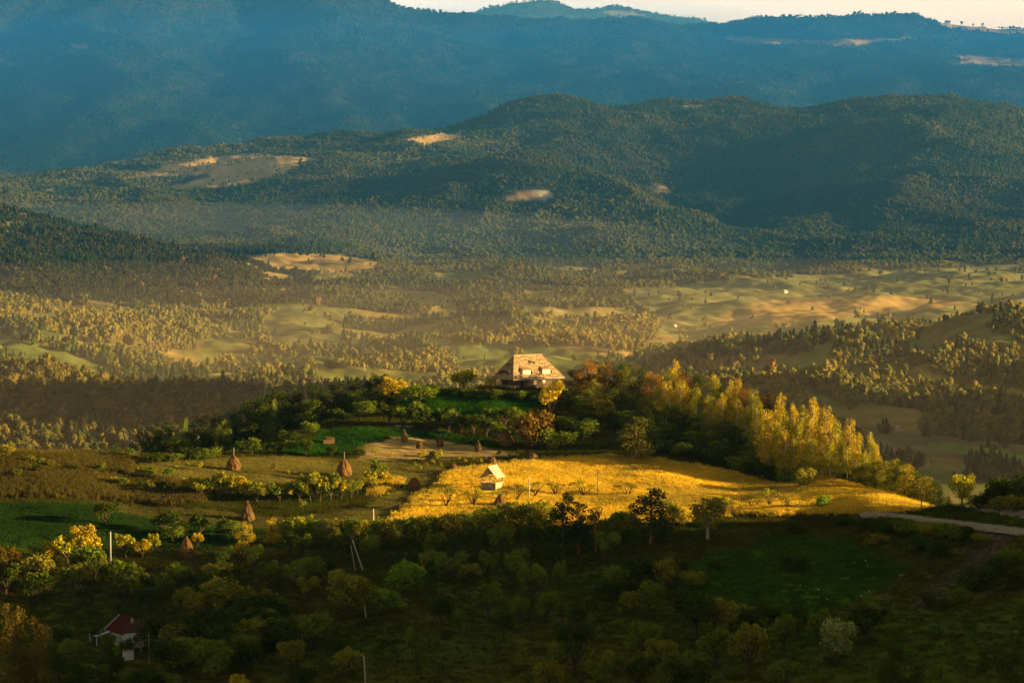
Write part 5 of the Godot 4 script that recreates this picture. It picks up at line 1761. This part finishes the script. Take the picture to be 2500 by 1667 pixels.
		for x in [-0.25, 0.25]:
			var wm := Mesher.new()
			wm.box(Vector3(x * s - 0.4, 0.5, s * 0.35), Vector3(x * s + 0.4, 1.5, s * 0.35 + 0.04))
			put("window", wm.done(), mat_of("dark"), h)
	var i := 0
	for f in [[2184, 1116, 24], [2267, 1139, 18], [2354, 1159, 22], [2444, 1164, 11], [768, 952, 22], [890, 905, 18], [1220, 838, 20], [1172, 850, 14]]:
		var q := spot(f[0], f[1], 1300.0, 4400.0)
		var k := Vector2(q.x, q.z).length() / F
		var o := thing("power_pole", NTH[i] + " pale power pole standing in the hazy valley" if i > 3 else NTH[i] + " pale power pole from the left in the valley beyond the road", "pole", q, 0.0, "valley power poles")
		var pm := Mesher.new()
		pm.tube(Vector3(0, -0.5, 0), Vector3(0, f[2] * k, 0), 0.22, 0.16, Color.WHITE, 6)
		put("shaft", pm.done(), mat_of("white"), o)
		bar(o, "crossarm", Vector3(-0.8, f[2] * k - 0.5, 0), Vector3(0.8, f[2] * k - 0.5, 0), 0.14, mat_of("beam"))
		i += 1

func boulder(seed_: int, size: float) -> ArrayMesh:
	var g := RandomNumberGenerator.new()
	g.seed = seed_
	var s := SphereMesh.new()
	s.radial_segments = 9
	s.rings = 5
	var arr := s.get_mesh_arrays()
	var sv: PackedVector3Array = arr[Mesh.ARRAY_VERTEX]
	var si: PackedInt32Array = arr[Mesh.ARRAY_INDEX]
	var m := Mesher.new()
	for i in range(0, si.size(), 3):
		var p := []
		for j in 3:
			var q := sv[si[i + j]] * 2.0
			q *= 0.75 + 0.35 * absf(sin(q.x * 2.7 + seed_) * cos(q.z * 2.2 - seed_) + 0.5 * sin(q.y * 3.1 + seed_))
			p.append(q * Vector3(1.0, 0.62, 0.85) * size)
		m.tri(p[0], p[1], p[2], Color.WHITE)
	return m.done()

func build_road() -> void:
	var line := [[2125, 1251], [2155, 1252], [2230, 1259], [2300, 1268], [2400, 1279], [2500, 1291], [2640, 1305], [2800, 1318]]
	var m := Mesher.new()
	var pts := []
	for i in line.size() - 1:
		for j in 14:
			var t := j / 14.0
			pts.append(spot(lerpf(line[i][0], line[i + 1][0], t), lerpf(line[i][1], line[i + 1][1], t), 400.0, 560.0))
	var prev := []
	var g := RandomNumberGenerator.new()
	g.seed = 3
	for i in range(1, pts.size() - 1):
		var d: Vector3 = pts[i + 1] - pts[i - 1]
		d.y = 0.0
		var s := d.normalized().cross(Vector3.UP)
		var y: float = (pts[i - 1].y + pts[i].y + pts[i + 1].y) / 3.0 + 0.12
		var row := []
		for k in 7:
			var o := lerpf(-2.3, 2.3, k / 6.0)
			var crown := 0.05 - 0.012 * o * o - (0.05 if k in [1, 5] else 0.0)
			var p: Vector3 = pts[i] + s * o
			row.append(Vector3(p.x, y + crown, p.z))
		row.append(Vector3(row[6].x, y - 1.0, row[6].z) + s * 0.8)
		row.push_front(Vector3(row[0].x, y - 1.0, row[0].z) - s * 0.8)
		if prev:
			for k in row.size() - 1:
				var c := g.randf_range(0.85, 1.12)
				m.quad(prev[k], row[k], row[k + 1], prev[k + 1], Color(c, c, c))
		prev = row
	put("road", m.done(), mat_of("road"), self).set_meta("kind", "structure")
